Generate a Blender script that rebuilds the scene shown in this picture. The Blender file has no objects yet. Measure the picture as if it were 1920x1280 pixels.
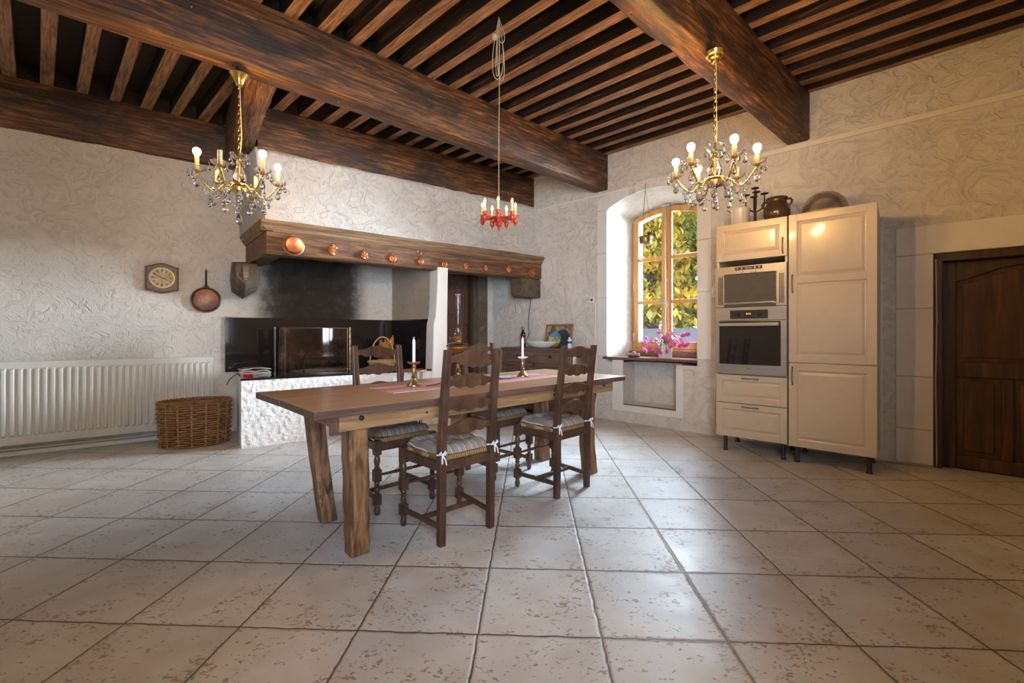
import bpy, bmesh, math, random
from mathutils import Vector, Matrix
from math import sin, cos, pi, radians, sqrt
random.seed(7)
SC = bpy.context.scene
COL = SC.collection

# ------------------------------------------------------------------ camera, sky, sun, daylight, exposure
CAM_H, FOC = 1.10, 816.0
cam_d = bpy.data.cameras.new('camera')
cam_d.sensor_width = 36.0
cam_d.lens = FOC / 1920 * 36.0
cam_d.shift_y = -16.0 / 1920
cam_d.clip_start = 0.02
cam_d.clip_end = 200
cam = bpy.data.objects.new('camera', cam_d)
COL.objects.link(cam)
cam.location = (0, 0, CAM_H)
cam.rotation_euler = (pi / 2, 0, 0)
SC.camera = cam

W = bpy.data.worlds.new('sky')
SC.world = W
W.use_nodes = True
bg = W.node_tree.nodes['Background']
bg.inputs[0].default_value = (0.78, 0.89, 1.0, 1)
bg.inputs[1].default_value = 3.0

def lamp(name, kind, loc, power, color, target=None, **kw):
    d = bpy.data.lights.new(name, kind)
    d.energy = power
    d.color = color
    for k, v in kw.items():
        setattr(d, k, v)
    o = bpy.data.objects.new(name, d)
    COL.objects.link(o)
    o.location = loc
    if target is not None:
        o.rotation_euler = (Vector(target) - Vector(loc)).to_track_quat('-Z', 'Y').to_euler()
    return o

# bright hazy daylight that slants in through the arched window, the daylight of the tall window behind
# the photographer, and the sun that lights the garden from over the house
lamp('hazy_daylight', 'AREA', (5.95, 6.36, 2.25), 1650.0, (0.78, 0.89, 1.0), (1.9, 5.25, 1.75), shape='RECTANGLE', size=3.0, size_y=2.2, spread=radians(70))
lamp('skylight_over_garden', 'AREA', (3.95, 7.45, 4.6), 1150.0, (0.70, 0.84, 1.0), (1.75, 5.05, 1.7), shape='RECTANGLE', size=2.6, size_y=1.8, spread=radians(80))
lamp('daylight_of_back_window', 'AREA', (0.49, -0.745, 1.75), 80.0, (0.70, 0.83, 1.0), (0.25, 5.7, 1.75), shape='RECTANGLE', size=1.35, size_y=1.7, spread=radians(85))
lamp('garden_sun', 'SUN', (-8.0, -1.0, 7.5), 3.0, (1.0, 0.95, 0.86), (0, 0, 0), angle=radians(1))

VS = SC.view_settings
VS.view_transform = 'Standard'
VS.look = 'None'
VS.exposure = 0.0
VS.gamma = 1.0
VS.use_curve_mapping = False

# ------------------------------------------------------------------ room axes
class Frame:
    def __init__(s, deg, ox, oy):
        s.deg = deg
        a = radians(deg)
        s.x, s.y, s.o = (cos(a), sin(a)), (-sin(a), cos(a)), (ox, oy)
    def at(s, x, y, z=0.0):
        return Vector((s.o[0] + x * s.x[0] + y * s.y[0], s.o[1] + x * s.x[1] + y * s.y[1], z))
    def loc(s, p):
        dx, dy = p[0] - s.o[0], p[1] - s.o[1]
        return dx * s.x[0] + dy * s.x[1], dx * s.y[0] + dy * s.y[1]

CX0, CY0 = -0.3076, 6.9081            # the room's far corner
LW = Frame(36.0, CX0, CY0)            # fireplace wall: x runs to the corner, -y into the room
RW = Frame(-42.0, CX0, CY0)           # window wall: x runs from the corner, -y into the room
MF = Frame(36.4, -2.367, 4.195)       # mantel front
TB = Frame(42.3, -0.871, 1.917)       # dining table, near left corner
CF = Frame(40.8, 1.22, 5.532)         # ceiling beams, origin where the middle beam meets the window wall
JD = -42.5                            # joist direction
BEAM_B, BEAM_T = 2.92, 3.364

# ------------------------------------------------------------------ materials
def new_mat(name):
    m = bpy.data.materials.new(name)
    m.use_nodes = True
    nt = m.node_tree
    nt.nodes.clear()
    out = nt.nodes.new('ShaderNodeOutputMaterial')
    b = nt.nodes.new('ShaderNodeBsdfPrincipled')
    nt.links.new(b.outputs[0], out.inputs[0])
    return m, nt, b

def N(nt, kind, **kw):
    n = nt.nodes.new('ShaderNode' + kind)
    for k, v in kw.items():
        if k.startswith('i_'):
            key = k[2:].replace('_', ' ')
            n.inputs[key].default_value = v
        else:
            setattr(n, k, v)
    return n

def lk(nt, a, ao, b, bi):
    nt.links.new(a.outputs[ao], b.inputs[bi])

def coords(nt, scale=(1, 1, 1), rnd=False):
    tc = N(nt, 'TexCoord')
    mp = N(nt, 'Mapping')
    mp.inputs['Scale'].default_value = scale
    lk(nt, tc, 'Object', mp, 'Vector')
    if rnd:
        oi = N(nt, 'ObjectInfo')
        ml = N(nt, 'Math', operation='MULTIPLY')
        ml.inputs[1].default_value = 37.0
        lk(nt, oi, 'Random', ml, 0)
        lk(nt, ml, 0, mp, 'Location')
    return mp

def ramp(nt, stops):
    r = N(nt, 'ValToRGB')
    e = r.color_ramp.elements
    while len(e) < len(stops):
        e.new(0.5)
    for el, (p, c) in zip(e, stops):
        el.position = p
        el.color = (c[0], c[1], c[2], 1) if not isinstance(c, (int, float)) else (c, c, c, 1)
    return r

def mixc(nt, fac, a, b, mode='MIX'):
    m = N(nt, 'Mix', data_type='RGBA', blend_type=mode)
    for idx, v in ((0, fac), (6, a), (7, b)):
        if isinstance(v, tuple) and len(v) == 2 and hasattr(v[0], 'outputs'):
            nt.links.new(v[0].outputs[v[1]], m.inputs[idx])
        elif isinstance(v, (int, float)):
            m.inputs[idx].default_value = v
        else:
            m.inputs[idx].default_value = (v[0], v[1], v[2], 1)
    return (m, 2)

def setc(nt, b, sock, src):
    nt.links.new(src[0].outputs[src[1]], b.inputs[sock])

def bump(nt, b, src, strength, dist=0.01, prev=None):
    bn = N(nt, 'Bump')
    bn.inputs['Strength'].default_value = strength
    bn.inputs['Distance'].default_value = dist
    nt.links.new(src[0].outputs[src[1]], bn.inputs['Height'])
    if prev is not None:
        nt.links.new(prev.outputs[0], bn.inputs['Normal'])
    nt.links.new(bn.outputs[0], b.inputs['Normal'])
    return bn

def plain(name, col, rough=0.5, metal=0.0, spec=None, bumpy=0.0, bscale=60, coat=0.0, var=0.04):
    m, nt, b = new_mat(name)
    b.inputs['Base Color'].default_value = (*col, 1)
    b.inputs['Roughness'].default_value = rough
    b.inputs['Metallic'].default_value = metal
    if coat:
        b.inputs['Coat Weight'].default_value = coat
        b.inputs['Coat Roughness'].default_value = 0.08
    mp = coords(nt)
    n = N(nt, 'TexNoise', i_Scale=bscale * 0.35, i_Detail=4.0)
    lk(nt, mp, 0, n, 'Vector')
    r = ramp(nt, [(0.3, tuple(c * (1 - var) for c in col)), (0.7, tuple(min(1, c * (1 + var * 0.5)) for c in col))])
    lk(nt, n, 0, r, 0)
    setc(nt, b, 'Base Color', (r, 0))
    if bumpy:
        n2 = N(nt, 'TexNoise', i_Scale=float(bscale), i_Detail=5.0)
        lk(nt, mp, 0, n2, 'Vector')
        bump(nt, b, (n2, 0), bumpy, 0.006)
    return m

def wood(name, stops, scale=(1.2, 18, 18), rough=0.5, bumpy=0.25, patch=None, coat=0.0, fleck=0.0):
    m, nt, b = new_mat(name)
    mp = coords(nt, scale, True)
    n = N(nt, 'TexNoise', i_Scale=1.6, i_Detail=9.0, i_Roughness=0.62, i_Distortion=0.7)
    lk(nt, mp, 0, n, 'Vector')
    r = ramp(nt, stops)
    lk(nt, n, 0, r, 0)
    src = (r, 0)
    if patch:
        mp2 = coords(nt, (1, 2.2, 2.2), True)
        n2 = N(nt, 'TexNoise', i_Scale=patch[1], i_Detail=6.0, i_Roughness=0.65, i_Distortion=0.4)
        lk(nt, mp2, 0, n2, 'Vector')
        r2 = ramp(nt, [(patch[2], 0.0), (patch[3], 1.0)])
        lk(nt, n2, 0, r2, 0)
        src = mixc(nt, (r2, 0), src, patch[0])
    if fleck:
        mp3 = coords(nt, (1, 1, 1), True)
        n3 = N(nt, 'TexNoise', i_Scale=14.0, i_Detail=3.0, i_Distortion=1.0)
        lk(nt, mp3, 0, n3, 'Vector')
        r3 = ramp(nt, [(fleck, 0.0), (fleck + 0.03, 1.0)])
        lk(nt, n3, 0, r3, 0)
        src = mixc(nt, (r3, 0), src, (0.62, 0.52, 0.42))
    setc(nt, b, 'Base Color', src)
    b.inputs['Roughness'].default_value = rough
    if coat:
        b.inputs['Coat Weight'].default_value = coat
        b.inputs['Coat Roughness'].default_value = 0.15
    if bumpy:
        bump(nt, b, (n, 0), bumpy, 0.008)
    return m

def plaster(name, col, scale=1.3, amt=0.55, soot=None, dirt=0.0, coarse=False):
    m, nt, b = new_mat(name)
    mp = coords(nt)
    warp = N(nt, 'TexNoise', i_Scale=2.3 * scale, i_Detail=2.0)
    lk(nt, mp, 0, warp, 'Vector')
    add = N(nt, 'VectorMath', operation='MULTIPLY_ADD')
    add.inputs[1].default_value = (0.55, 0.55, 0.55)
    lk(nt, warp, 'Color', add, 0)
    lk(nt, mp, 0, add, 2)
    n1 = N(nt, 'TexNoise', i_Scale=5.5 * scale, i_Detail=5.0, i_Roughness=0.55, i_Distortion=2.2)
    lk(nt, add, 0, n1, 'Vector')
    r1 = ramp(nt, [(0.30, 0.0), (0.5, 0.9), (0.56, 0.70), (0.75, 1.0)])
    lk(nt, n1, 0, r1, 0)
    n2 = N(nt, 'TexNoise', i_Scale=70.0 if not coarse else 45.0, i_Detail=6.0, i_Roughness=0.65)
    lk(nt, mp, 0, n2, 'Vector')
    b1 = bump(nt, b, (r1, 0), amt, 0.018 if not coarse else 0.03)
    b2 = bump(nt, b, (n2, 0), amt * (0.75 if not coarse else 1.6), 0.007 if not coarse else 0.022, b1)
    cr = ramp(nt, [(0.25, tuple(c * 0.86 for c in col)), (0.55, col)])
    lk(nt, n1, 0, cr, 0)
    src = (cr, 0)
    if dirt:
        n4 = N(nt, 'TexNoise', i_Scale=1.1, i_Detail=7.0, i_Roughness=0.7)
        lk(nt, mp, 0, n4, 'Vector')
        r4 = ramp(nt, [(0.45, 0.0), (0.75, dirt)])
        lk(nt, n4, 0, r4, 0)
        src = mixc(nt, (r4, 0), src, (0.42, 0.36, 0.28))
    if soot:                                           # smoke stain above the grate: an ellipse in wall axes, ragged by noise
        (sx, sz, wx, wz) = soot
        sp = N(nt, 'SeparateXYZ')
        lk(nt, mp, 0, sp, 0)
        def ax(out, c, w):
            a = N(nt, 'Math', operation='SUBTRACT'); a.inputs[1].default_value = c
            lk(nt, sp, out, a, 0)
            d = N(nt, 'Math', operation='DIVIDE'); d.inputs[1].default_value = w
            lk(nt, a, 0, d, 0)
            p = N(nt, 'Math', operation='POWER'); p.inputs[1].default_value = 4.0
            ab = N(nt, 'Math', operation='ABSOLUTE'); lk(nt, d, 0, ab, 0)
            lk(nt, ab, 0, p, 0)
            return p
        px, pz = ax('X', sx, wx), ax('Z', sz, wz)
        s = N(nt, 'Math', operation='ADD'); lk(nt, px, 0, s, 0); lk(nt, pz, 0, s, 1)
        n5 = N(nt, 'TexNoise', i_Scale=7.0, i_Detail=6.0, i_Roughness=0.7); lk(nt, mp, 0, n5, 'Vector')
        s2 = N(nt, 'Math', operation='MULTIPLY_ADD'); s2.inputs[1].default_value = 1.5
        lk(nt, n5, 0, s2, 0); lk(nt, s, 0, s2, 2)
        r5 = ramp(nt, [(0.26, 0.98), (0.42, 0.92), (0.60, 0.50), (0.74, 0.28), (1.0, 0.0)])
        sc = N(nt, 'Math', operation='DIVIDE'); sc.inputs[1].default_value = 2.9
        lk(nt, s2, 0, sc, 0)
        lk(nt, sc, 0, r5, 0)
        src = mixc(nt, (r5, 0), src, (0.018, 0.014, 0.010))
    setc(nt, b, 'Base Color', src)
    b.inputs['Roughness'].default_value = 0.9
    return m

def floor_mat():
    m, nt, b = new_mat('stone_tiles')
    tc = N(nt, 'TexCoord')
    mp = N(nt, 'Mapping')
    mp.vector_type = 'TEXTURE'
    T = 0.4481
    mp.inputs['Location'].default_value = (-0.1241, 1.5895, 0)
    mp.inputs['Rotation'].default_value = (0, 0, -0.0434)
    mp.inputs['Scale'].default_value = (T, T, T)
    lk(nt, tc, 'Object', mp, 'Vector')
    wn = N(nt, 'TexNoise', i_Scale=7.0, i_Detail=3.0)
    lk(nt, mp, 0, wn, 'Vector')
    wa = N(nt, 'VectorMath', operation='MULTIPLY_ADD')
    wa.inputs[1].default_value = (0.03, 0.03, 0)
    lk(nt, wn, 'Color', wa, 0)
    lk(nt, mp, 0, wa, 2)
    off = N(nt, 'VectorMath', operation='SUBTRACT')
    off.inputs[1].default_value = (0.015, 0.015, 0)
    lk(nt, wa, 0, off, 0)
    fr = N(nt, 'VectorMath', operation='FRACTION'); lk(nt, off, 0, fr, 0)
    fl = N(nt, 'VectorMath', operation='FLOOR'); lk(nt, off, 0, fl, 0)
    ct = N(nt, 'VectorMath', operation='SUBTRACT'); ct.inputs[1].default_value = (0.5, 0.5, 0.0); lk(nt, fr, 0, ct, 0)
    ab = N(nt, 'VectorMath', operation='ABSOLUTE'); lk(nt, ct, 0, ab, 0)
    sp = N(nt, 'SeparateXYZ'); lk(nt, ab, 0, sp, 0)
    mx = N(nt, 'Math', operation='MAXIMUM'); lk(nt, sp, 'X', mx, 0); lk(nt, sp, 'Y', mx, 1)
    grout = ramp(nt, [(0.4885, 0.0), (0.494, 1.0)]); lk(nt, mx, 0, grout, 0)
    edge = ramp(nt, [(0.475, 1.0), (0.4945, 0.0)]); lk(nt, mx, 0, edge, 0)
    # per tile tone
    wnz = N(nt, 'TexWhiteNoise', noise_dimensions='3D'); lk(nt, fl, 0, wnz, 'Vector')
    tone = ramp(nt, [(0.0, (0.52, 0.505, 0.495)), (1.0, (0.60, 0.59, 0.58))]); lk(nt, wnz, 'Value', tone, 0)
    cl = N(nt, 'TexNoise', i_Scale=2.6, i_Detail=4.0); lk(nt, mp, 0, cl, 'Vector')
    clr = ramp(nt, [(0.35, (0.87, 0.83, 0.78)), (0.65, (1.0, 1.0, 1.0))]); lk(nt, cl, 0, clr, 0)
    src = mixc(nt, 1.0, (tone, 0), (clr, 0), 'MULTIPLY')
    # travertine pits: small elongated holes gathered in clusters along the tile edges
    shift = N(nt, 'VectorMath', operation='MULTIPLY_ADD'); shift.inputs[1].default_value = (3.7, 3.7, 3.7)
    lk(nt, wnz, 'Color', shift, 0); lk(nt, mp, 0, shift, 2)
    ps = N(nt, 'Mapping'); ps.inputs['Scale'].default_value = (1.0, 1.55, 1.0); lk(nt, shift, 0, ps, 'Vector')
    pn = N(nt, 'TexNoise', i_Scale=19.0, i_Detail=3.0, i_Roughness=0.55, i_Distortion=0.9); lk(nt, ps, 0, pn, 'Vector')
    pc = N(nt, 'TexNoise', i_Scale=3.1, i_Detail=2.0); lk(nt, shift, 0, pc, 'Vector')
    em = N(nt, 'Math', operation='MULTIPLY_ADD'); em.inputs[1].default_value = 0.26; em.inputs[2].default_value = -0.10
    lk(nt, mx, 0, em, 0)
    ca = N(nt, 'Math', operation='ADD'); lk(nt, pc, 0, ca, 0); lk(nt, em, 0, ca, 1)
    cg = N(nt, 'Math', operation='MULTIPLY_ADD'); cg.inputs[1].default_value = 0.42; lk(nt, ca, 0, cg, 0); lk(nt, pn, 0, cg, 2)
    pit = ramp(nt, [(0.825, 0.0), (0.85, 1.0)]); lk(nt, cg, 0, pit, 0)
    src = mixc(nt, (pit, 0), src, (0.30, 0.225, 0.165))
    src = mixc(nt, (grout, 0), src, (0.10, 0.070, 0.050))
    setc(nt, b, 'Base Color', src)
    rr = ramp(nt, [(0.3, 0.36), (0.7, 0.5)]); lk(nt, cl, 0, rr, 0)
    setc(nt, b, 'Roughness', (rr, 0))
    h = N(nt, 'Math', operation='SUBTRACT'); lk(nt, edge, 0, h, 0); lk(nt, pit, 0, h, 1)
    b1 = bump(nt, b, (h, 0), 0.55, 0.006)
    fn = N(nt, 'TexNoise', i_Scale=9.0, i_Detail=5.0); lk(nt, mp, 0, fn, 'Vector')
    bump(nt, b, (fn, 0), 0.10, 0.006, b1)
    return m

def glassy(name, tint=(1, 1, 1), refl=1.0, rough=0.02):
    m = bpy.data.materials.new(name)
    m.use_nodes = True
    nt = m.node_tree
    nt.nodes.clear()
    out = N(nt, 'OutputMaterial')
    tr = N(nt, 'BsdfTransparent'); tr.inputs[0].default_value = (*tint, 1)
    gl = N(nt, 'BsdfGlossy'); gl.inputs['Roughness'].default_value = rough
    lw = N(nt, 'Fresnel'); lw.inputs[0].default_value = 1.5
    mu = N(nt, 'Math', operation='MULTIPLY'); mu.inputs[1].default_value = refl
    lk(nt, lw, 0, mu, 0)
    mx = N(nt, 'MixShader')
    lk(nt, mu, 0, mx, 0); lk(nt, tr, 0, mx, 1); lk(nt, gl, 0, mx, 2)
    lk(nt, mx, 0, out, 0)
    return m

def crystal(name, col=(1, 1, 1), rough=0.0):
    m, nt, b = new_mat(name)
    b.inputs['Base Color'].default_value = (*col, 1)
    b.inputs['Transmission Weight'].default_value = 1.0
    b.inputs['Roughness'].default_value = rough
    b.inputs['IOR'].default_value = 1.5
    return m

def emit(name, col, s):
    m = bpy.data.materials.new(name)
    m.use_nodes = True
    nt = m.node_tree
    nt.nodes.clear()
    out = N(nt, 'OutputMaterial')
    e = N(nt, 'Emission')
    e.inputs[0].default_value = (*col, 1)
    e.inputs[1].default_value = s
    lk(nt, e, 0, out, 0)
    return m

def striped(name, axis, bands, rough=0.9, freq=1.0):
    m, nt, b = new_mat(name)
    mp = coords(nt)
    sp = N(nt, 'SeparateXYZ'); lk(nt, mp, 0, sp, 0)
    mu = N(nt, 'Math', operation='MULTIPLY'); mu.inputs[1].default_value = freq; lk(nt, sp, axis, mu, 0)
    fr = N(nt, 'Math', operation='FRACT'); lk(nt, mu, 0, fr, 0)
    r = ramp(nt, bands); r.color_ramp.interpolation = 'CONSTANT'
    lk(nt, fr, 0, r, 0)
    setc(nt, b, 'Base Color', (r, 0))
    b.inputs['Roughness'].default_value = rough
    n = N(nt, 'TexNoise', i_Scale=260.0, i_Detail=2.0); lk(nt, mp, 0, n, 'Vector')
    bump(nt, b, (n, 0), 0.3, 0.003)
    return m

def waves(name, c0, c1, scale, rough=0.75, direction='X', dist=1.2, bumpy=0.7, depth=0.006):
    m, nt, b = new_mat(name)
    mp = coords(nt)
    w = N(nt, 'TexWave', wave_type='BANDS', bands_direction=direction)
    w.inputs['Scale'].default_value = scale
    w.inputs['Distortion'].default_value = dist
    w.inputs['Detail'].default_value = 2.0
    lk(nt, mp, 0, w, 'Vector')
    r = ramp(nt, [(0.1, c0), (0.8, c1)]); lk(nt, w, 0, r, 0)
    setc(nt, b, 'Base Color', (r, 0))
    b.inputs['Roughness'].default_value = rough
    bump(nt, b, (w, 0), bumpy, depth)
    return m

M = {}
M['wall'] = plaster('white_trowelled_plaster', (0.67, 0.64, 0.595), 1.5, 0.6, soot=(-2.64, 1.62, 0.56, 0.64), dirt=0.10)
M['wall_r'] = plaster('white_hand_trowelled_plaster', (0.67, 0.64, 0.595), 1.25, 0.65, dirt=0.10)
M['hood'] = plaster('white_hood_plaster', (0.68, 0.655, 0.62), 1.5, 0.75, dirt=0.10)
M['cheek'] = plaster('smoky_plaster', (0.34, 0.29, 0.235), 1.5, 0.5, dirt=0.45)
M['stucco'] = plaster('coarse_white_stucco', (0.84, 0.83, 0.815), 2.4, 0.30, coarse=True)
M['stone'] = plain('painted_cut_stone', (0.70, 0.69, 0.67), 0.8, bumpy=0.25, bscale=26)
M['postwhite'] = plain('white_painted_post', (0.80, 0.79, 0.77), 0.7, bumpy=0.3, bscale=18)
M['oldstone'] = plaster('weathered_stone', (0.19, 0.135, 0.085), 2.4, 0.9, dirt=0.4)
M['corbel'] = plaster('carved_dark_stone', (0.125, 0.088, 0.058), 3.0, 0.9, dirt=0.75)
M['floor'] = floor_mat()
BW = [(0.30, (0.011, 0.005, 0.002)), (0.45, (0.056, 0.021, 0.006)), (0.57, (0.165, 0.064, 0.017)), (0.72, (0.37, 0.16, 0.046))]
M['beam'] = wood('old_dark_beam_oak', BW, (2.2, 32, 32), 0.55, 0.55, patch=((0.012, 0.008, 0.006), 2.1, 0.42, 0.66), fleck=0.76)
JW = [(0.28, (0.035, 0.016, 0.009)), (0.43, (0.155, 0.078, 0.038)), (0.58, (0.32, 0.168, 0.085)), (0.78, (0.48, 0.28, 0.15))]
M['joist'] = wood('old_joist_oak', JW, (2.2, 34, 34), 0.6, 0.5, patch=((0.03, 0.014, 0.008), 2.6, 0.50, 0.78))
M['joist_side'] = wood('dark_joist_sides', [(0.35, (0.004, 0.003, 0.002)), (0.58, (0.022, 0.010, 0.005)), (0.78, (0.16, 0.070, 0.024))], (1.6, 22, 22), 0.6, 0.5)  # darker brown for joist sides and tops; undersides keep the paler oak
M['boards'] = wood('dark_ceiling_boards', [(0.3, (0.004, 0.003, 0.002)), (0.58, (0.016, 0.008, 0.004)), (0.85, (0.09, 0.04, 0.016))], (1.6, 18, 18), 0.6, 0.4)  # near-black brown all over, for the boards and the strips between joists
M['mantel'] = wood('worn_mantel_oak', [(0.28, (0.030, 0.014, 0.008)), (0.46, (0.105, 0.048, 0.022)), (0.6, (0.20, 0.098, 0.043)), (0.78, (0.32, 0.175, 0.082))], (2.0, 26, 26), 0.6, 0.5, patch=((0.05, 0.025, 0.014), 1.6, 0.48, 0.74), fleck=0.735)
M['crown'] = wood('pale_worn_moulding', [(0.3, (0.065, 0.034, 0.017)), (0.5, (0.19, 0.112, 0.056)), (0.75, (0.36, 0.24, 0.13))], (1.0, 14, 14), 0.7, 0.5)
M['table'] = wood('table_pine', [(0.28, (0.21, 0.125, 0.072)), (0.5, (0.35, 0.22, 0.135)), (0.72, (0.46, 0.31, 0.20))], (2.0, 30, 30), 0.33, 0.16)
M['tableedge'] = wood('table_edge_wood', [(0.3, (0.060, 0.032, 0.024)), (0.55, (0.115, 0.062, 0.046)), (0.8, (0.19, 0.11, 0.08))], (2.0, 30, 30), 0.45, 0.3)
M['apronwood'] = wood('apron_pine', [(0.28, (0.16, 0.080, 0.036)), (0.5, (0.30, 0.160, 0.075)), (0.72, (0.42, 0.25, 0.125))], (2.0, 30, 30), 0.42, 0.2)
M['tableleg'] = wood('rough_leg_timber', [(0.36, (0.040, 0.017, 0.008)), (0.46, (0.145, 0.064, 0.025)), (0.58, (0.28, 0.135, 0.054)), (0.72, (0.40, 0.215, 0.092))], (20, 20, 2.2), 0.5, 0.6, patch=((0.06, 0.026, 0.012), 2.6, 0.56, 0.75))
M['chair'] = wood('dark_stained_oak', [(0.3, (0.032, 0.014, 0.008)), (0.55, (0.070, 0.032, 0.018)), (0.8, (0.125, 0.062, 0.034))], (9, 9, 3), 0.38, 0.12)
M['rush'] = waves('woven_rush', (0.15, 0.072, 0.025), (0.42, 0.235, 0.085), 26, 0.75, 'X', 2.0)
M['buffet'] = wood('old_buffet_oak', [(0.3, (0.075, 0.048, 0.036)), (0.55, (0.135, 0.090, 0.068)), (0.8, (0.21, 0.145, 0.108))], (1.2, 14, 14), 0.5, 0.2)
M['doorwood'] = wood('walnut_door', [(0.3, (0.060, 0.027, 0.016)), (0.55, (0.135, 0.060, 0.036)), (0.8, (0.22, 0.105, 0.062))], (12, 12, 1.1), 0.38, 0.15)
M['darkdoor'] = wood('old_dark_door', [(0.3, (0.022, 0.010, 0.005)), (0.55, (0.065, 0.029, 0.012)), (0.8, (0.15, 0.072, 0.028))], (11, 11, 0.9), 0.42, 0.2)
M['oakwin'] = wood('varnished_window_oak', [(0.3, (0.42, 0.21, 0.06)), (0.55, (0.58, 0.315, 0.10)), (0.8, (0.70, 0.42, 0.16))], (14, 14, 1.2), 0.3, 0.08)
M['sill'] = wood('red_brown_sill_board', [(0.3, (0.10, 0.040, 0.025)), (0.55, (0.17, 0.075, 0.048)), (0.8, (0.25, 0.12, 0.08))], (1.2, 14, 14), 0.3, 0.1)
M['wicker'] = wood('wicker_strands', [(0.3, (0.085, 0.034, 0.010)), (0.5, (0.23, 0.105, 0.033)), (0.75, (0.44, 0.235, 0.085))], (5, 5, 22), 0.55, 0.3)
M['wickerstake'] = plain('wicker_stakes', (0.42, 0.22, 0.08), 0.55)
M['wickerlight'] = wood('pale_wicker', [(0.25, (0.35, 0.2, 0.08)), (0.6, (0.58, 0.38, 0.17)), (0.85, (0.7, 0.5, 0.26))], (14, 14, 14), 0.5, 0.3)
M['cushion'] = striped('striped_cushion_cotton', 'X', [(0.0, (0.235, 0.175, 0.135)), (0.30, (0.44, 0.415, 0.40)), (0.34, (0.165, 0.135, 0.125)), (0.40, (0.44, 0.415, 0.40)), (0.44, (0.22, 0.165, 0.13)), (0.62, (0.26, 0.225, 0.21)), (0.72, (0.14, 0.12, 0.12)), (0.77, (0.46, 0.44, 0.43)), (0.82, (0.20, 0.15, 0.12))], 0.9, 12.0)
M['tie'] = plain('white_cotton_tape', (0.62, 0.61, 0.63), 0.9)
M['cream'] = plain('cream_lacquer', (0.52, 0.43, 0.315), 0.3, coat=0.3)
M['carcass'] = plain('pale_carcass_board', (0.60, 0.52, 0.40), 0.5)
M['gap'] = plain('dark_gap', (0.02, 0.018, 0.016), 0.8)
M['handle'] = plain('brushed_pewter', (0.20, 0.18, 0.165), 0.35, 0.9)
M['black'] = plain('black_plastic', (0.018, 0.018, 0.02), 0.4)
M['iron'] = plain('black_iron', (0.018, 0.016, 0.015), 0.5, 0.4, var=0.25, bumpy=0.2)
M['copper'] = plain('polished_copper', (0.62, 0.235, 0.115), 0.32, 0.85, bumpy=0.12, bscale=70)
M['copperdark'] = plain('tarnished_copper', (0.15, 0.068, 0.042), 0.36, 0.75, var=0.55, bumpy=0.15, bscale=30)
M['panrim'] = plain('dark_tinned_rim', (0.10, 0.085, 0.065), 0.4, 0.8)
M['brass'] = plain('brass', (0.60, 0.42, 0.13), 0.25, 1.0, bumpy=0.08)
M['oldbrass'] = plain('aged_brass', (0.30, 0.215, 0.095), 0.36, 0.9, var=0.25, bumpy=0.1)
M['chrome'] = plain('grey_metal', (0.55, 0.56, 0.58), 0.3, 0.9)
M['white'] = plain('white_plastic', (0.76, 0.75, 0.73), 0.45)
M['radiator'] = plain('off_white_radiator_enamel', (0.60, 0.595, 0.56), 0.35)
M['trunking'] = plain('cream_pvc', (0.72, 0.66, 0.565), 0.5)
M['porcelain'] = plain('white_glazed_ceramic', (0.78, 0.78, 0.77), 0.18, coat=0.3)
M['enamel'] = plain('old_white_enamel', (0.56, 0.50, 0.44), 0.25)
M['jug'] = plain('brown_salt_glaze', (0.060, 0.035, 0.018), 0.2, bumpy=0.1, bscale=20)
M['palewood'] = plain('pale_board_wood', (0.52, 0.36, 0.18), 0.5)
M['candle'] = plain('ivory_wax', (0.74, 0.72, 0.76), 0.45)
M['amberwax'] = plain('ivory_candle_sleeve', (0.66, 0.50, 0.27), 0.5)
M['redpaint'] = plain('red_lacquered_wood', (0.36, 0.030, 0.012), 0.28)
M['cord'] = plain('beige_flex', (0.46, 0.37, 0.25), 0.7)
M['terracotta'] = plain('terracotta', (0.42, 0.20, 0.13), 0.8)
M['darkglaze'] = plain('dark_green_glaze', (0.05, 0.07, 0.075), 0.25)
M['leaf'] = plain('succulent_green', (0.14, 0.22, 0.07), 0.5)
M['pink'] = plain('magenta_petals', (0.72, 0.09, 0.40), 0.5)
M['paper'] = plain('newsprint', (0.60, 0.56, 0.49), 0.8)
M['cover'] = plain('dark_glossy_cover', (0.17, 0.07, 0.065), 0.3)
M['cover2'] = plain('green_grey_cover', (0.10, 0.115, 0.085), 0.3)
M['red'] = plain('red_plastic', (0.55, 0.03, 0.05), 0.25)
M['olive'] = plain('olive_cloth', (0.13, 0.11, 0.045), 0.8)
M['granite'] = plain('polished_black_granite', (0.012, 0.012, 0.013), 0.05, coat=0.5)
M['blackglass'] = plain('black_glass', (0.010, 0.010, 0.012), 0.03, coat=1.0)
M['mirrorglass'] = plain('mirror_black_glass', (0.30, 0.31, 0.30), 0.03, 0.9)
M['winglass'] = glassy('window_glass', (0.97, 0.98, 0.98), 0.8)
M['clear'] = glassy('clear_thin_glass', (0.96, 0.965, 0.975), 0.8, 0.03)
M['pressed'] = glassy('pressed_glass', (0.90, 0.92, 0.95), 1.6, 0.12)
M['screen'] = glassy('smoked_screen_glass', (0.80, 0.78, 0.74), 0.9, 0.06)
M['dome'] = glassy('dome_glass', (0.90, 0.88, 0.86), 0.45, 0.10)
M['crystal'] = crystal('cut_crystal')
M['oil'] = plain('amber_lamp_oil', (0.72, 0.36, 0.02), 0.12, coat=0.4)
M['soil'] = plain('soil', (0.05, 0.035, 0.025), 0.9)
M['ash'] = plain('grey_ash', (0.30, 0.28, 0.26), 0.95, bumpy=0.6, bscale=40)
M['bark'] = plain('charred_bark', (0.045, 0.035, 0.028), 0.9, bumpy=0.7, bscale=30)
M['orangeleaf'] = plain('dried_orange_leaf', (0.50, 0.21, 0.04), 0.7)
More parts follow.
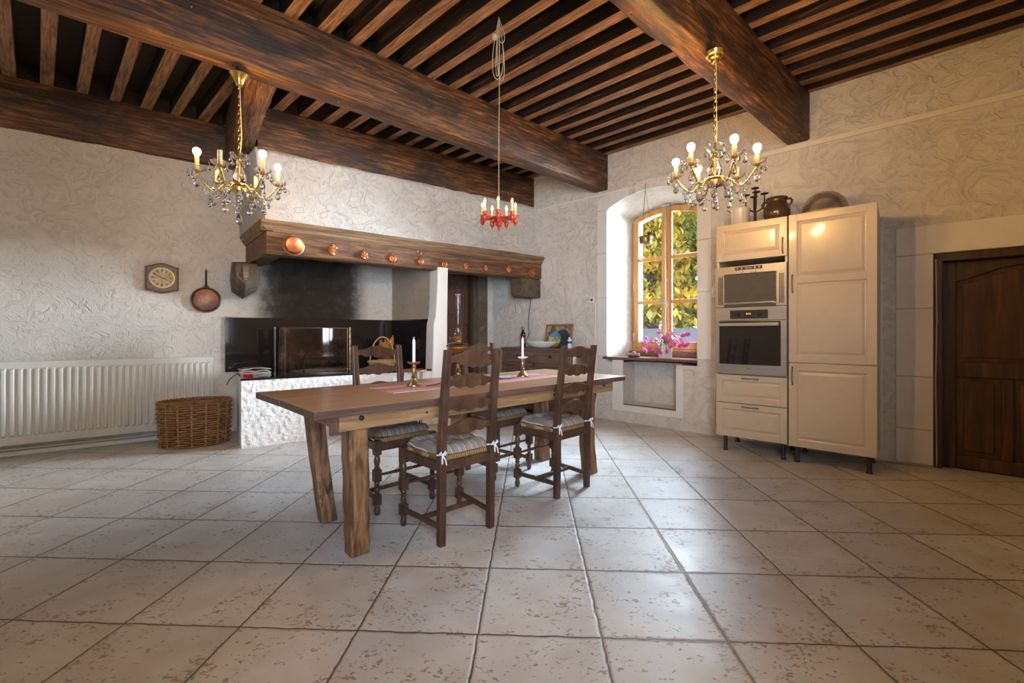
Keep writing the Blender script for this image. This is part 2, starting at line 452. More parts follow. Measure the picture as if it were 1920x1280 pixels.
M['vent'] = waves('perforated_brown_metal', (0.05, 0.02, 0.012), (0.26, 0.13, 0.08), 60, 0.5, 'X', 0.0)
M['bulb'] = emit('lit_bulb', (1.0, 0.56, 0.18), 700.0)
M['flame'] = emit('lit_candle_bulb', (1.0, 0.52, 0.15), 22.0)
M['digit'] = emit('amber_digits', (1.0, 0.42, 0.02), 3.0)

def steel_mat():
    m, nt, b = new_mat('brushed_steel')
    mp = coords(nt, (1, 1, 60))
    n = N(nt, 'TexNoise', i_Scale=6.0, i_Detail=3.0); lk(nt, mp, 0, n, 'Vector')
    r = ramp(nt, [(0.3, (0.40, 0.36, 0.335)), (0.7, (0.50, 0.46, 0.43))]); lk(nt, n, 0, r, 0)
    setc(nt, b, 'Base Color', (r, 0))
    b.inputs['Metallic'].default_value = 0.9
    b.inputs['Roughness'].default_value = 0.36
    return m
M['steel'] = steel_mat()

def brick_mat():
    m, nt, b = new_mat('sooted_firebrick')
    mp = coords(nt)
    n = N(nt, 'TexNoise', i_Scale=5.0, i_Detail=7.0, i_Roughness=0.7); lk(nt, mp, 0, n, 'Vector')
    r = ramp(nt, [(0.36, (0.012, 0.010, 0.009)), (0.5, (0.070, 0.036, 0.028)), (0.62, (0.23, 0.10, 0.070)), (0.8, (0.33, 0.17, 0.13))]); lk(nt, n, 0, r, 0)
    setc(nt, b, 'Base Color', (r, 0))
    b.inputs['Roughness'].default_value = 0.85
    bump(nt, b, (n, 0), 0.5, 0.01)
    return m
M['firebrick'] = brick_mat()

def granite_backsplash():
    return M['granite']

# ------------------------------------------------------------------ mesh builder
class MB:
    def __init__(s):
        s.v, s.f, s.T = [], [], None
    def add(s, vs, fs):
        o = len(s.v)
        if s.T is not None:
            vs = [tuple(s.T @ Vector(p)) for p in vs]
        s.v += [tuple(p) for p in vs]
        s.f += [tuple(i + o for i in f) for f in fs]
        return s
    def box(s, x0, x1, y0, y1, z0, z1):
        return s.add([(x0, y0, z0), (x1, y0, z0), (x1, y1, z0), (x0, y1, z0), (x0, y0, z1), (x1, y0, z1), (x1, y1, z1), (x0, y1, z1)],
                     [(0, 3, 2, 1), (4, 5, 6, 7), (0, 1, 5, 4), (1, 2, 6, 5), (2, 3, 7, 6), (3, 0, 4, 7)])
    def hexa(s, a, b):
        """a: four points of the front, b: the four matching points of the back"""
        return s.add(list(a) + list(b), [(0, 1, 2, 3), (7, 6, 5, 4), (0, 4, 5, 1), (1, 5, 6, 2), (2, 6, 7, 3), (3, 7, 4, 0)])
    def loft(s, loops, closed=False, caps=True):
        n = len(loops[0])
        vs = [p for l in loops for p in l]
        fs = []
        L = len(loops)
        for i in range(L if closed else L - 1):
            for j in range(n):
                a, b_ = i * n + j, i * n + (j + 1) % n
                c, d = ((i + 1) % L) * n + (j + 1) % n, ((i + 1) % L) * n + j
                fs.append((a, b_, c, d))
        if caps and not closed:
            fs.append(tuple(range(n))[::-1])
            fs.append(tuple((L - 1) * n + j for j in range(n)))
        return s.add(vs, fs)
    def lathe(s, prof, n=24, c=(0, 0, 0), axis='z', caps=True, arc=None):
        loops = []
        for r, h in prof:
            l = []
            for k in range(n):
                a = 2 * pi * k / n
                x, y = r * cos(a), r * sin(a)
                if axis == 'z': l.append((c[0] + x, c[1] + y, c[2] + h))
                elif axis == 'y': l.append((c[0] + x, c[1] - h, c[2] + y))
                else: l.append((c[0] + h, c[1] + x, c[2] + y))
            loops.append(l)
        return s.loft(loops, caps=caps)
    def tube(s, pts, r, n=8, closed=False, caps=True):
        P = [Vector(p) for p in pts]
        L = len(P)
        R = r if isinstance(r, (list, tuple)) else [r] * L
        tang = []
        for i in range(L):
            a = P[(i - 1) % L] if (closed or i > 0) else P[i]
            b_ = P[(i + 1) % L] if (closed or i < L - 1) else P[i]
            t = (b_ - a)
            tang.append(t.normalized() if t.length > 1e-9 else Vector((0, 0, 1)))
        up = Vector((0, 0, 1)) if abs(tang[0].z) < 0.9 else Vector((1, 0, 0))
        nx = tang[0].cross(up).normalized()
        loops = []
        for i in range(L):
            t = tang[i]
            nx = (nx - t * nx.dot(t))
            nx = nx.normalized() if nx.length > 1e-6 else t.orthogonal().normalized()
            ny = t.cross(nx)
            loops.append([tuple(P[i] + (nx * cos(2 * pi * k / n) + ny * sin(2 * pi * k / n)) * R[i]) for k in range(n)])
        return s.loft(loops, closed=closed, caps=caps)
    def prism(s, pts, a0, a1, axis='y'):
        """outline pts (u, z) extruded along an axis"""
        def mk(p, a):
            return (p[0], a, p[1]) if axis == 'y' else ((a, p[0], p[1]) if axis == 'x' else (p[0], p[1], a))
        n = len(pts)
        vs = [mk(p, a0) for p in pts] + [mk(p, a1) for p in pts]
        fs = [tuple(range(n)), tuple(range(2 * n - 1, n - 1, -1))]
        for j in range(n):
            k = (j + 1) % n
            fs.append((j, n + j, n + k, k))
        return s.add(vs, fs)
    def ring(s, outer, inner, a0, a1, axis='y'):
        """frame between two outlines of equal length, extruded"""
        def mk(p, a):
            return (p[0], a, p[1]) if axis == 'y' else (p[0], p[1], a)
        n = len(outer)
        loops = [[mk(p, a0) for p in outer], [mk(p, a0) for p in inner], [mk(p, a1) for p in inner], [mk(p, a1) for p in outer]]
        vs = [p for l in loops for p in l]
        fs = []
        for i in range(4):
            for j in range(n):
                k = (j + 1) % n
                fs.append((i * n + j, i * n + k, ((i + 1) % 4) * n + k, ((i + 1) % 4) * n + j))
        return s.add(vs, fs)
    def sphere(s, c, r, n=14, m=8, sc=(1, 1, 1)):
        prof = []
        loops = []
        for i in range(m + 1):
            a = -pi / 2 + pi * i / m
            rr, zz = max(cos(a), 0.02) * r, sin(a) * r
            loops.append([(c[0] + rr * cos(2 * pi * k / n) * sc[0], c[1] + rr * sin(2 * pi * k / n) * sc[1], c[2] + zz * sc[2]) for k in range(n)])
        return s.loft(loops)
    def mesh(s, name, smooth=None):
        me = bpy.data.meshes.new(name)
        me.from_pydata(s.v, [], s.f)
        bm = bmesh.new()
        bm.from_mesh(me)
        bmesh.ops.recalc_face_normals(bm, faces=bm.faces)
        bm.to_mesh(me)
        bm.free()
        if smooth is not None:
            for p in me.polygons:
                p.use_smooth = True
            try:
                me.set_sharp_from_angle(angle=radians(smooth))
            except Exception:
                pass
        return me
    def obj(s, name, mat, parent=None, smooth=None, bevel=0.0, seg=2, loc=None, rotz=0.0):
        me = s.mesh(name, smooth)
        me.materials.append(M[mat] if isinstance(mat, str) else mat)
        o = bpy.data.objects.new(name, me)
        COL.objects.link(o)
        if parent is not None:
            o.parent = parent
        if loc is not None:
            o.location = loc
        o.rotation_euler = (0, 0, rotz)
        if bevel:
            md = o.modifiers.new('soft_edges', 'BEVEL')
            md.width = bevel
            md.segments = seg
            md.limit_method = 'ANGLE'
            md.angle_limit = radians(35)
        return o

def tag(o, label=None, cat=None, group=None, kind=None):
    for k, v in (('label', label), ('category', cat), ('group', group), ('kind', kind)):
        if v: o[k] = v
    return o

def thing(name, label, cat, loc=(0, 0, 0), rotz=0.0, group=None, kind=None):
    o = bpy.data.objects.new(name, None)
    o.empty_display_size = 0.05
    COL.objects.link(o)
    o.location = loc
    o.rotation_euler = (0, 0, rotz)
    return tag(o, label, cat, group, kind)

def in_frame(fr, x, y, z):
    """location and rotation for a thing given in a wall's axes"""
    return dict(loc=fr.at(x, y, z), rotz=radians(fr.deg))

def copy_thing(root, loc, rotz, label):
    r = root.copy(); COL.objects.link(r)
    r.location = loc; r.rotation_euler = (0, 0, rotz); r['label'] = label
    for ch in list(root.children):
        c = ch.copy(); COL.objects.link(c); c.parent = r
        for g in list(ch.children):
            d = g.copy(); COL.objects.link(d); d.parent = c
    return r

def struct(name, mb, mat, fr=None, label=None, parent=None, **kw):
    if fr is not None:
        kw.update(loc=fr.at(0, 0, 0), rotz=radians(fr.deg))
    o = mb.obj(name, mat, parent, **kw)
    if parent is None:
        tag(o, label, None, None, 'structure')
    return o

# ------------------------------------------------------------------ room shell
L_R, L_L, H_TOP = 6.44, 6.60, 3.75
P0 = RW.at(0, 0); P1 = RW.at(L_R, 0); P3 = LW.at(-L_L, 0); P2 = P1 + P3 - P0
def quad_floor():
    m = MB()
    ex = 1.4
    a, b_, c, d = RW.at(-0.9, 0.9), RW.at(L_R + 0.8, 0.9), P2 + (P2 - P0).normalized() * ex, LW.at(-L_L - 0.8, 0.9)
    pts = [(p.x, p.y) for p in (a, b_, c, d)]
    m.prism(pts, -0.06, 0.0, 'z')
    return m
struct('floor', quad_floor(), 'floor')

# window wall with its arched, splayed opening, the low niche and the recessed door
WU0, WU1, WS, WR = 2.048, 3.158, 2.665, 0.15      # opening at the room face
FU0, FU1, FS, FR_ = 2.135, 3.095, 2.62, 0.115     # opening at the window frame
def arch(u, u0, u1, s, r):
    t = (u - (u0 + u1) / 2) / ((u1 - u0) / 2)
    return s + r * (1 - t * t)
def window_wall():
    m = MB()
    D1, D2 = 0.5, 0.72
    def seg(u0, u1, z0, z1, y0=0.0, y1=D2):
        m.box(u0, u1, y0, y1, z0, z1)
    seg(-0.75, 1.85, 0, H_TOP)
    seg(1.85, WU0, 0, H_TOP)
    seg(WU1, 5.03, 0, H_TOP)
    seg(6.02, L_R + 0.75, 0, H_TOP)
    seg(5.03, 6.02, 1.745, H_TOP)
    # below the opening: niche recess
    NX0, NX1, NZ0, NZ1, ND = 2.27, 2.925, 0.215, 0.735, 0.30
    seg(WU0, NX0, 0, 0.735); seg(NX1, WU1, 0, 0.735)
    seg(NX0, NX1, 0, NZ0); seg(NX0, NX1, NZ0, NZ1, ND, D2)
    # sill block under the window frame
    m.box(WU0, WU1, 0.50, D2, 0.735, 0.855)
    # splayed jambs at each side
    m.hexa([(WU0 - .002, 0.0, .735), (WU0, 0.0, .735), (WU0, 0.0, H_TOP), (WU0 - .002, 0.0, H_TOP)],
           [(WU0 - .002, D2, .735), (FU0, D1, .735), (FU0, D1, H_TOP), (WU0 - .002, D2, H_TOP)])
    m.box(WU0 - 0.01, FU0 + 0.05, D1 + .06, D2, .735, H_TOP)
    m.hexa([(WU1, 0.0, .735), (WU1 + .002, 0.0, .735), (WU1 + .002, 0.0, H_TOP), (WU1, 0.0, H_TOP)],
           [(FU1, D1, .735), (WU1 + .002, D2, .735), (WU1 + .002, D2, H_TOP), (FU1, D1, H_TOP)])
    m.box(FU1 - 0.05, WU1 + 0.01, D1 + .06, D2, .735, H_TOP)
    # arch soffit in slices
    K = 20
    for i in range(K):
        t0, t1 = i / K, (i + 1) / K
        a0, a1 = WU0 + (WU1 - WU0) * t0, WU0 + (WU1 - WU0) * t1
        b0, b1 = FU0 + (FU1 - FU0) * t0, FU0 + (FU1 - FU0) * t1
        za0, za1 = arch(a0, WU0, WU1, WS, WR), arch(a1, WU0, WU1, WS, WR)
        zb0, zb1 = arch(b0, FU0, FU1, FS, FR_), arch(b1, FU0, FU1, FS, FR_)
        m.hexa([(a0, 0, za0), (a1, 0, za1), (a1, 0, H_TOP), (a0, 0, H_TOP)], [(b0, D1, zb0), (b1, D1, zb1), (b1, D1, H_TOP), (b0, D1, H_TOP)])
        m.hexa([(b0, D1, zb0 - .05), (b1, D1, zb1 - .05), (b1, D1, H_TOP), (b0, D1, H_TOP)], [(b0, D2, zb0 - .05), (b1, D2, zb1 - .05), (b1, D2, H_TOP), (b0, D2, H_TOP)])
    return m
struct('wall_right', window_wall(), 'wall_r', RW)

# fireplace wall with the doorway near the corner
def fire_wall():
    m = MB()
    m.box(-L_L - 0.6, -1.26, 0, 0.6, 0, H_TOP)
    m.box(-1.26, -0.36, 0, 0.6, 2.02, H_TOP)
    m.box(-0.36, 0.0, 0, 0.6, 0, H_TOP)
    return m
struct('wall_left', fire_wall(), 'wall', LW)
# the two walls behind the photographer, one of them with a tall window
def back_wall():
    m = MB()
    fr = Frame(36.0, P1.x, P1.y)
    for a, b_, z0, z1 in ((-8.0, -5.95, 0, H_TOP), (-4.47, 0.7, 0, H_TOP), (-5.95, -4.47, 0, 0.8), (-5.95, -4.47, 2.65, H_TOP)):
        m.box(a, b_, -0.55, 0.0, z0, z1)
    return m, fr
bm_, BK = back_wall()
struct('wall_back', bm_, 'wall_r', BK)
mb = MB(); mb.box(-0.6, L_R + 0.6, -0.5, 0, 0, H_TOP)
struct('wall_near', mb, 'wall_r', Frame(-42.0, P3.x, P3.y))
mb = MB()
for a in (-5.95, -5.475, -5.0, -4.53):
    mb.box(a, a + 0.06, -0.40, -0.34, 0.8, 2.65)
for z in (0.8, 1.4, 2.0, 2.59):
    mb.box(-5.95, -4.47, -0.395, -0.345, z, z + 0.06)
w2 = struct('window_2', mb, 'oakwin', BK)
mb = MB(); mb.box(-5.93, -4.49, -0.372, -0.366, 0.82, 2.63)
mb.obj('window_glass', 'winglass', w2)

# ceiling boards above the joists
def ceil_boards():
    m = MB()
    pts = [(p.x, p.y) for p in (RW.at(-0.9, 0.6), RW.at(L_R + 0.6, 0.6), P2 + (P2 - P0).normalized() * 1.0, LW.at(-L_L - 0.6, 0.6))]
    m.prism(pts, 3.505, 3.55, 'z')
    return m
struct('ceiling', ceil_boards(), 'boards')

# ------------------------------------------------------------------ beams and joists
def jag_beam(x0, x1, y0, y1, z0, z1, seed, amp=0.006, n=26):
    """hewn beam: its section wanders a little along the length"""
    r = random.Random(seed)
    m = MB()
    loops = []
    for i in range(n + 1):
        x = x0 + (x1 - x0) * i / n
        e = [r.uniform(-amp, amp) for _ in range(6)]
        c = 0.014
        ya, yb, za, zb = y0 + e[0], y1 + e[1], z0 + e[2], z1
        loops.append([(x, ya + c, za), (x, yb - c, za), (x, yb, za + c), (x, yb, zb), (x, ya, zb), (x, ya, za + c)])
    return m.loft(loops)
def beam(name, fr, *a, label=None, seed=1, **kw):
    return struct(name, jag_beam(*a, seed, **kw), 'beam', fr, label, smooth=50)
beam('ceiling_beam', CF, -6.7, 0.12, 0.0, 0.20, BEAM_B, BEAM_T, label='long dark ceiling beam crossing above the table', seed=3)
B2 = Frame(40.4, *RW.at(4.187, 0.0).xy)
beam('ceiling_beam', B2, -6.6, 0.12, 0.0, 0.175, BEAM_B, BEAM_T, label='dark ceiling beam above the cream cabinets', seed=5, amp=0.011)
beam('ceiling_beam', LW, -L_L, -3.30, -0.06, 0.05, BEAM_B, BEAM_T, label='dark wall beam above the clock', seed=8)
HBF = Frame(36.0, -2.509, 4.292)
beam('ceiling_beam', HBF, 0.0, 3.53, 0.0, 0.16, BEAM_B, BEAM_T - 0.02, label='dark beam above the white chimney hood', seed=9)
TRF = Frame(127.0, -1.74, 3.22)
beam('ceiling_beam', TRF, -0.06, 2.35, 0.0, 0.19, BEAM_B, BEAM_T, label='short dark beam behind the crystal chandelier by the hood', seed=11)

def joist(s, y_a, fr_a, fr_b_line, w=0.088):
    pass
def line_hit(p, d, fr, y):
    """distance along d from p to the line fr-local y"""
    ly = fr.loc(p)[1]
    dy = d[0] * fr.y[0] + d[1] * fr.y[1]
    return (y - ly) / dy
jd = (cos(radians(JD)), sin(radians(JD)))
JZ0, JZ1 = BEAM_T - 0.004, 3.512
def add_joist(px, py, t0, t1, k):
    if t1 < t0: t0, t1 = t1, t0
    w = 0.088 + random.uniform(-0.008, 0.010)
    m = MB()
    zb = JZ0 + random.uniform(-0.004, 0.004)
    m.box(t0, t1, -w / 2, w / 2, zb, JZ1)
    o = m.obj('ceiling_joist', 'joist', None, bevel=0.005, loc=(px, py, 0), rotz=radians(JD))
    o.data.materials.append(M['joist_side'])
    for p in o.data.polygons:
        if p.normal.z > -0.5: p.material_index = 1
    tag(o, None, None, 'old oak ceiling joists', 'structure')
BKF = Frame(36.0, P1.x, P1.y)
for k in range(28):
    sx = -0.06 - 0.2285 * k
    p = CF.at(sx, 0.1)
    # middle bay: from the long beam towards the photographer
    t_end = line_hit((p.x, p.y), jd, B2, 0.095)
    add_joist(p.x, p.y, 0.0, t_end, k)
    # far bay: from the long beam to the hood beam or the wall beam
    pf = CF.at(sx - 0.03, 0.11)
    th = line_hit((pf.x, pf.y), jd, HBF, 0.08)
    q = (pf.x + jd[0] * th, pf.y + jd[1] * th)
    if HBF.loc(q)[0] < 0.05:
        th = line_hit((pf.x, pf.y), jd, LW, 0.02)
        q = (pf.x + jd[0] * th, pf.y + jd[1] * th)
        if LW.loc(q)[0] < -L_L: continue
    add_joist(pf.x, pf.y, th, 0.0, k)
for k in range(28):
    p = B2.at(-0.02 - 0.2285 * k, 0.075)
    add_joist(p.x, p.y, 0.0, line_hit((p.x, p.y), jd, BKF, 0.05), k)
# strip of old mortar that fills between the joists along the beams
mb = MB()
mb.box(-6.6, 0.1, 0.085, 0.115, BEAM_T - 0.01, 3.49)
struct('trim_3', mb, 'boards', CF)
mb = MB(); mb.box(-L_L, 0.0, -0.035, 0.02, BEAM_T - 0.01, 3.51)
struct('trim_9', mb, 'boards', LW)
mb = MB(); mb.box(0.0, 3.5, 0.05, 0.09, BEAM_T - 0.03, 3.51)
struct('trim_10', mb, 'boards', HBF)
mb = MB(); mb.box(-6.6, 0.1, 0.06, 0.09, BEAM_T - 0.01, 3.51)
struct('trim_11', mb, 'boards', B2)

# ------------------------------------------------------------------ chimney hood, mantel, fireplace
def hood():
    m = MB()
    z0, z1 = 2.135, BEAM_B + 0.02
    a = MF.at(0.02, 0.02, z0); b_ = MF.at(3.50, 0.02, z0)
    c = HBF.at(3.50, 0.03, z1); d = HBF.at(0.0, 0.03, z1)
    n = 16
    outer, inner = [], []
    # front panel swept in slices with a gentle hollow
    for i in range(n + 1):
        t = i / n
        p, q = a.lerp(d, t), b_.lerp(c, t)
        bul = 0.045 * sin(pi * t)
        p = p + Vector((-0.588, 0.809, 0)) * bul; q = q + Vector((-0.588, 0.809, 0)) * bul
        outer.append((p, q))
    vs, fs = [], []
    for p, q in outer:
        wl = LW.at(LW.loc(p)[0] - 0.14, 0.05, p.z)
        wr = q + Vector((-0.588, 0.809, 0)) * 0.12 + Vector((0.3, 0.2, 0))
        vs += [wl, p, q, wr]
    for i in range(n):
        for j in range(3):
            fs.append((i * 4 + j, i * 4 + j + 1, i * 4 + 5 + j, i * 4 + 4 + j))
    m.add([tuple(v) for v in vs], fs)
    return m
o = struct('chimney_hood', hood(), 'hood', label='white plastered chimney hood above the long wooden mantel', smooth=40)
md = o.modifiers.new('thickness', 'SOLIDIFY'); md.thickness = 0.06; md.offset = 0.0

mantel = thing('fireplace_mantel', 'long worn oak mantel across the fireplace, hung with copper moulds', 'mantel', MF.at(0, 0, 0), radians(MF.deg), kind='structure')
jag_beam(0.0, 3.52, 0.0, 0.20, 1.866, 2.10, 21, 0.006, 30).obj('mantel_beam', 'mantel', mantel, smooth=50)
mb = MB()
prof = [(0.05, 2.085), (-0.008, 2.085), (-0.014, 2.098), (-0.022, 2.104), (-0.026, 2.122), (-0.040, 2.134), (-0.046, 2.150), (-0.056, 2.160), (-0.056, 2.188), (0.05, 2.188)]
loops = []
for i in range(25):
    x = -0.05 + 3.56 * i / 24
    e = random.uniform(-0.004, 0.004)
    loops.append([(x, y + e, z + (e if z > 2.15 else 0)) for y, z in prof])
mb.loft(loops).obj('crown_moulding', 'crown', mantel, smooth=30)
# return to the wall at the left end
ra, rb = MF.loc(MF.at(0, 0)), MF.loc(LW.at(-3.357, 0.03))
dv = Vector((rb[0] - ra[0], rb[1] - ra[1], 0)); ln = dv.length; ang = math.atan2(dv.y, dv.x)
mb = MB(); mb.T = Matrix.Rotation(ang, 4, 'Z')
mb.box(0.0, ln, -0.16, 0.0, 1.866, 2.10)
mb.obj('mantel_return', 'mantel', mantel, bevel=0.006)
mb = MB(); mb.T = Matrix.Rotation(ang, 4, 'Z')
mb.prism([(-0.05, 2.085), (0.008, 2.085), (0.014, 2.098), (0.026, 2.11), (0.040, 2.134), (0.056, 2.160), (0.056, 2.188), (-0.05, 2.188)], -0.04, ln, 'x')
mb.obj('return_moulding', 'crown', mantel)

# corbels under the mantel's ends
def corbel_left():
    m = MB()
    # carved stone block coming out of the wall, rounded snout below
    base = [(-0.105, 1.56), (0.0, 1.485), (0.105, 1.56), (0.118, 1.70), (0.105, 1.86), (0.0, 1.87), (-0.105, 1.86), (-0.118, 1.70)]
    loops = []
    for y, w_, rise in ((0.10, 1.0, 0.0), (-0.22, 1.0, 0.0), (-0.225, 1.10, 0.0), (-0.30, 1.10, 0.03), (-0.305, 0.98, 0.04), (-0.40, 0.80, 0.13)):
        loops.append([(p[0] * w_, y, p[1] + (rise if p[1] < 1.6 else (rise * .6 if p[1] < 1.8 else -rise * .25))) for p in base])
    m.loft(loops)
    return m
o = corbel_left().obj('stone_corbel', 'corbel', None, bevel=0.02, loc=LW.at(-3.385, 0, 0), rotz=radians(LW.deg))
tag(o, 'carved dark stone corbel on the wall beside the hanging pan', 'corbel', 'mantel corbels', 'structure')
mb = MB()
mb.loft([[(-0.022 - w_, -0.418 + dy_, z), (0.022 + w_, -0.418 + dy_, z), (0.022 + w_, -0.30, z), (-0.022 - w_, -0.30, z)] for z, w_, dy_ in ((1.655, -.006, .012), (1.70, 0.0, 0.0), (1.77, 0.004, 0.004), (1.825, 0.008, 0.02))])
for sx in (-1, 1):
    mb.tube([(sx * (0.060 + 0.026 * cos(a / 3) * (1 - a / 22)), -0.392, 1.765 + 0.032 * sin(a / 3) * (1 - a / 22)) for a in range(0, 20)], 0.009, 6)
mb.obj('carved_ornament', 'crown', o, bevel=0.004)
mb = MB()
mb.prism([(-0.40, 1.86), (0.1, 1.86), (0.1, 1.60), (-0.36, 1.60), (-0.40, 1.63)], -0.105, 0.105, 'x')
o = mb.obj('stone_corbel', 'corbel', None, bevel=0.012, loc=RW.at(0.86, 0.0, 0), rotz=radians(RW.deg))
tag(o, 'small square wooden corbel under the right end of the mantel', 'corbel', 'mantel corbels', 'structure')

# hearth plinth with its polished black top
H0, H1 = -3.464, -1.50
hearth = thing('fireplace_hearth', 'raised white stucco hearth with a black granite top', 'hearth', LW.at(0, 0, 0), radians(LW.deg), kind='structure')
def rough_block(x0, x1, y0, y1, z0, z1):
    m = MB(); m.box(x0, x1, y0, y1, z0, z1); return m
mb = MB()
from mathutils import noise as mnoise
nx_, nz_, ns_ = 190, 62, 60
vs, fs = [], []
for k in range(nz_ + 1):
    z = 0.645 * k / nz_
    for i in range(nx_ + ns_ + 1):
        if i <= ns_: p, nr_ = Vector((H0 + .02 - .02 * i / ns_, 0.02 - 0.932 * i / ns_, z)), Vector((-1, 0, 0))
        else:
            t = (i - ns_) / nx_
            p, nr_ = Vector((H0 + (H1 - H0) * t, -0.912 - 0.053 * t, z)), Vector((0, -1, 0))
        d_ = mnoise.noise(p * 30) * 0.6 + mnoise.noise(p * 64) * 0.4
        amp_ = 0.016 if i > ns_ else 0.003
        if abs(i - ns_) < 2: nr_, amp_ = Vector((-0.7, -0.7, 0)), 0.006
        vs.append(tuple(p + nr_ * (max(d_, -0.2) * amp_ - 0.002)))
for k in range(nz_):
    for i in range(nx_ + ns_):
        a_ = k * (nx_ + ns_ + 1) + i
        fs.append((a_, a_ + 1, a_ + nx_ + ns_ + 2, a_ + nx_ + ns_ + 1))
mb.add(vs, fs)
mb.obj('plinth', 'stucco', hearth, smooth=80)
mb = MB()
mb.hexa([(H0 - .006, -0.918, .645), (H1, -0.97, .645), (H1, -0.97, .667), (H0 - .006, -0.918, .667)], [(H0 + .02, 0.0, .645), (H1, 0.0, .645), (H1, 0.0, .667), (H0 + .02, 0.0, .667)])
mb.obj('hearth_top', 'granite', hearth, bevel=0.003)
mb = MB()
mb.box(-3.55, -1.655, -0.022, 0.0, 0.667, 1.273)
for x in (-3.1, -2.62, -2.1): pass
mb.obj('backsplash', 'granite', hearth, bevel=0.002)
# cheek wall of the fireplace between grate and doorway, ends in a white post
CK0, CK1 = Vector((-1.648, 0.0, 0)), Vector((-1.47, -0.80, 0))
mb = MB()
t_ = 0.13
mb.hexa([(CK1.x, CK1.y, 0), (CK1.x + t_, CK1.y, 0), (CK1.x + t_, CK1.y, 2.2), (CK1.x, CK1.y, 2.2)], [(CK0.x, 0.02, 0), (CK0.x + t_ + .05, 0.02, 0), (CK0.x + t_ + .05, 0.02, 2.2), (CK0.x, 0.02, 2.2)])
struct('fireplace_cheek_wall', mb, 'cheek', LW, 'smoky plaster cheek wall at the right of the grate')
mb = MB()
mb.hexa([(CK1.x - .012, CK1.y, .667), (CK1.x, CK1.y, .667), (CK1.x, CK1.y, 1.273), (CK1.x - .012, CK1.y, 1.273)], [(CK0.x - .012, -0.02, .667), (CK0.x, -0.02, .667), (CK0.x, -0.02, 1.273), (CK0.x - .012, -0.02, 1.273)])
mb.obj('side_backsplash', 'granite', hearth)
# the post
mb = MB()
loops = []
for z, x0, x1 in ((0.0, -1.52, -1.32), (0.667, -1.515, -1.32), (1.2, -1.50, -1.315), (1.30, -1.475, -1.315), (1.6, -1.455, -1.31), (1.90, -1.445, -1.305)):
    loops.append([(x0, -0.99, z), (x1, -0.99, z), (x1, -0.78, z), (x0, -0.78, z)])
mb.loft(loops)
struct('fireplace_post', mb, 'postwhite', LW, 'white painted post holding up the mantel beside the back door', bevel=0.012)
# brick fireback leaning on the granite
mb = MB(); mb.box(-3.03, -2.20, -0.085, -0.024, 0.667, 1.165)
o = mb.obj('fireback', 'firebrick', None, bevel=0.008, loc=LW.at(0, 0, 0), rotz=radians(LW.deg))
tag(o, 'sooted red brick fireback behind the glass fire screen', 'fireback')
# arch door behind, near the corner
d2 = thing('door_2', 'brown panelled door behind the white post', 'door', LW.at(0, 0, 0), radians(LW.deg), kind='structure')
def arch_panel(x0, x1, z0, z1, rise, n=14):
    pts = [(x0, z0), (x1, z0)]
    for i in range(n + 1):
        t = i / n
        x = x1 + (x0 - x1) * t
        s_ = sin(pi * t)
        pts.append((x, z1 - rise + rise * (s_ ** 1.6)))
    return pts
def inset(pts, d):
    cx = sum(p[0] for p in pts) / len(pts); cz = sum(p[1] for p in pts) / len(pts)
    xs = [p[0] for p in pts]; zs = [p[1] for p in pts]
    wx, wz = (max(xs) - min(xs)) / 2, (max(zs) - min(zs)) / 2
    mx_, mz_ = (max(xs) + min(xs)) / 2, (max(zs) + min(zs)) / 2
    return [(mx_ + (p[0] - mx_) * (1 - d / wx), mz_ + (p[1] - mz_) * (1 - d / wz)) for p in pts]
def raised(m, pts, y, w=0.025, h=0.024):
    """a moulded frame and a raised field on a face at y, towards -y"""
    m.ring(pts, inset(pts, w), y - h, y + 0.002)
    m.prism(inset(pts, w * 2.2), y - h * 0.7, y + 0.002)
mb = MB(); mb.box(-1.24, -0.385, 0.10, 0.15, 0.01, 2.0)
mb.obj('door_leaf', 'doorwood', d2)
for pts in (arch_panel(-1.14, -0.83, 1.33, 1.90, 0.10), arch_panel(-0.78, -0.47, 1.33, 1.90, 0.10), arch_panel(-1.14, -0.83, 0.2, 1.17, 0.02), arch_panel(-0.78, -0.47, 0.2, 1.17, 0.02)):
    mb = MB(); raised(mb, pts, 0.10); mb.obj('door_panel', 'doorwood', d2, bevel=0.004)
mb = MB(); mb.box(-0.40, -0.255, 0.0, 0.45, 0, 2.05)
struct('trim_4', mb, 'darkdoor', LW)
mb = MB(); mb.box(-0.27, -0.105, -0.025, 0.2, 0, 2.06); mb.box(-1.3, -0.105, -0.025, 0.2, 2.01, 2.10)
struct('trim_5', mb, 'oldstone', LW, bevel=0.015)
mb = MB(); mb.tube([(-0.445, 0.06, 1.0), (-0.445, 0.03, 1.02), (-0.44, 0.02, 1.12), (-0.445, 0.03, 1.22), (-0.445, 0.09, 1.24)], 0.007)
mb.obj('door_handle', 'iron', d2, smooth=60)

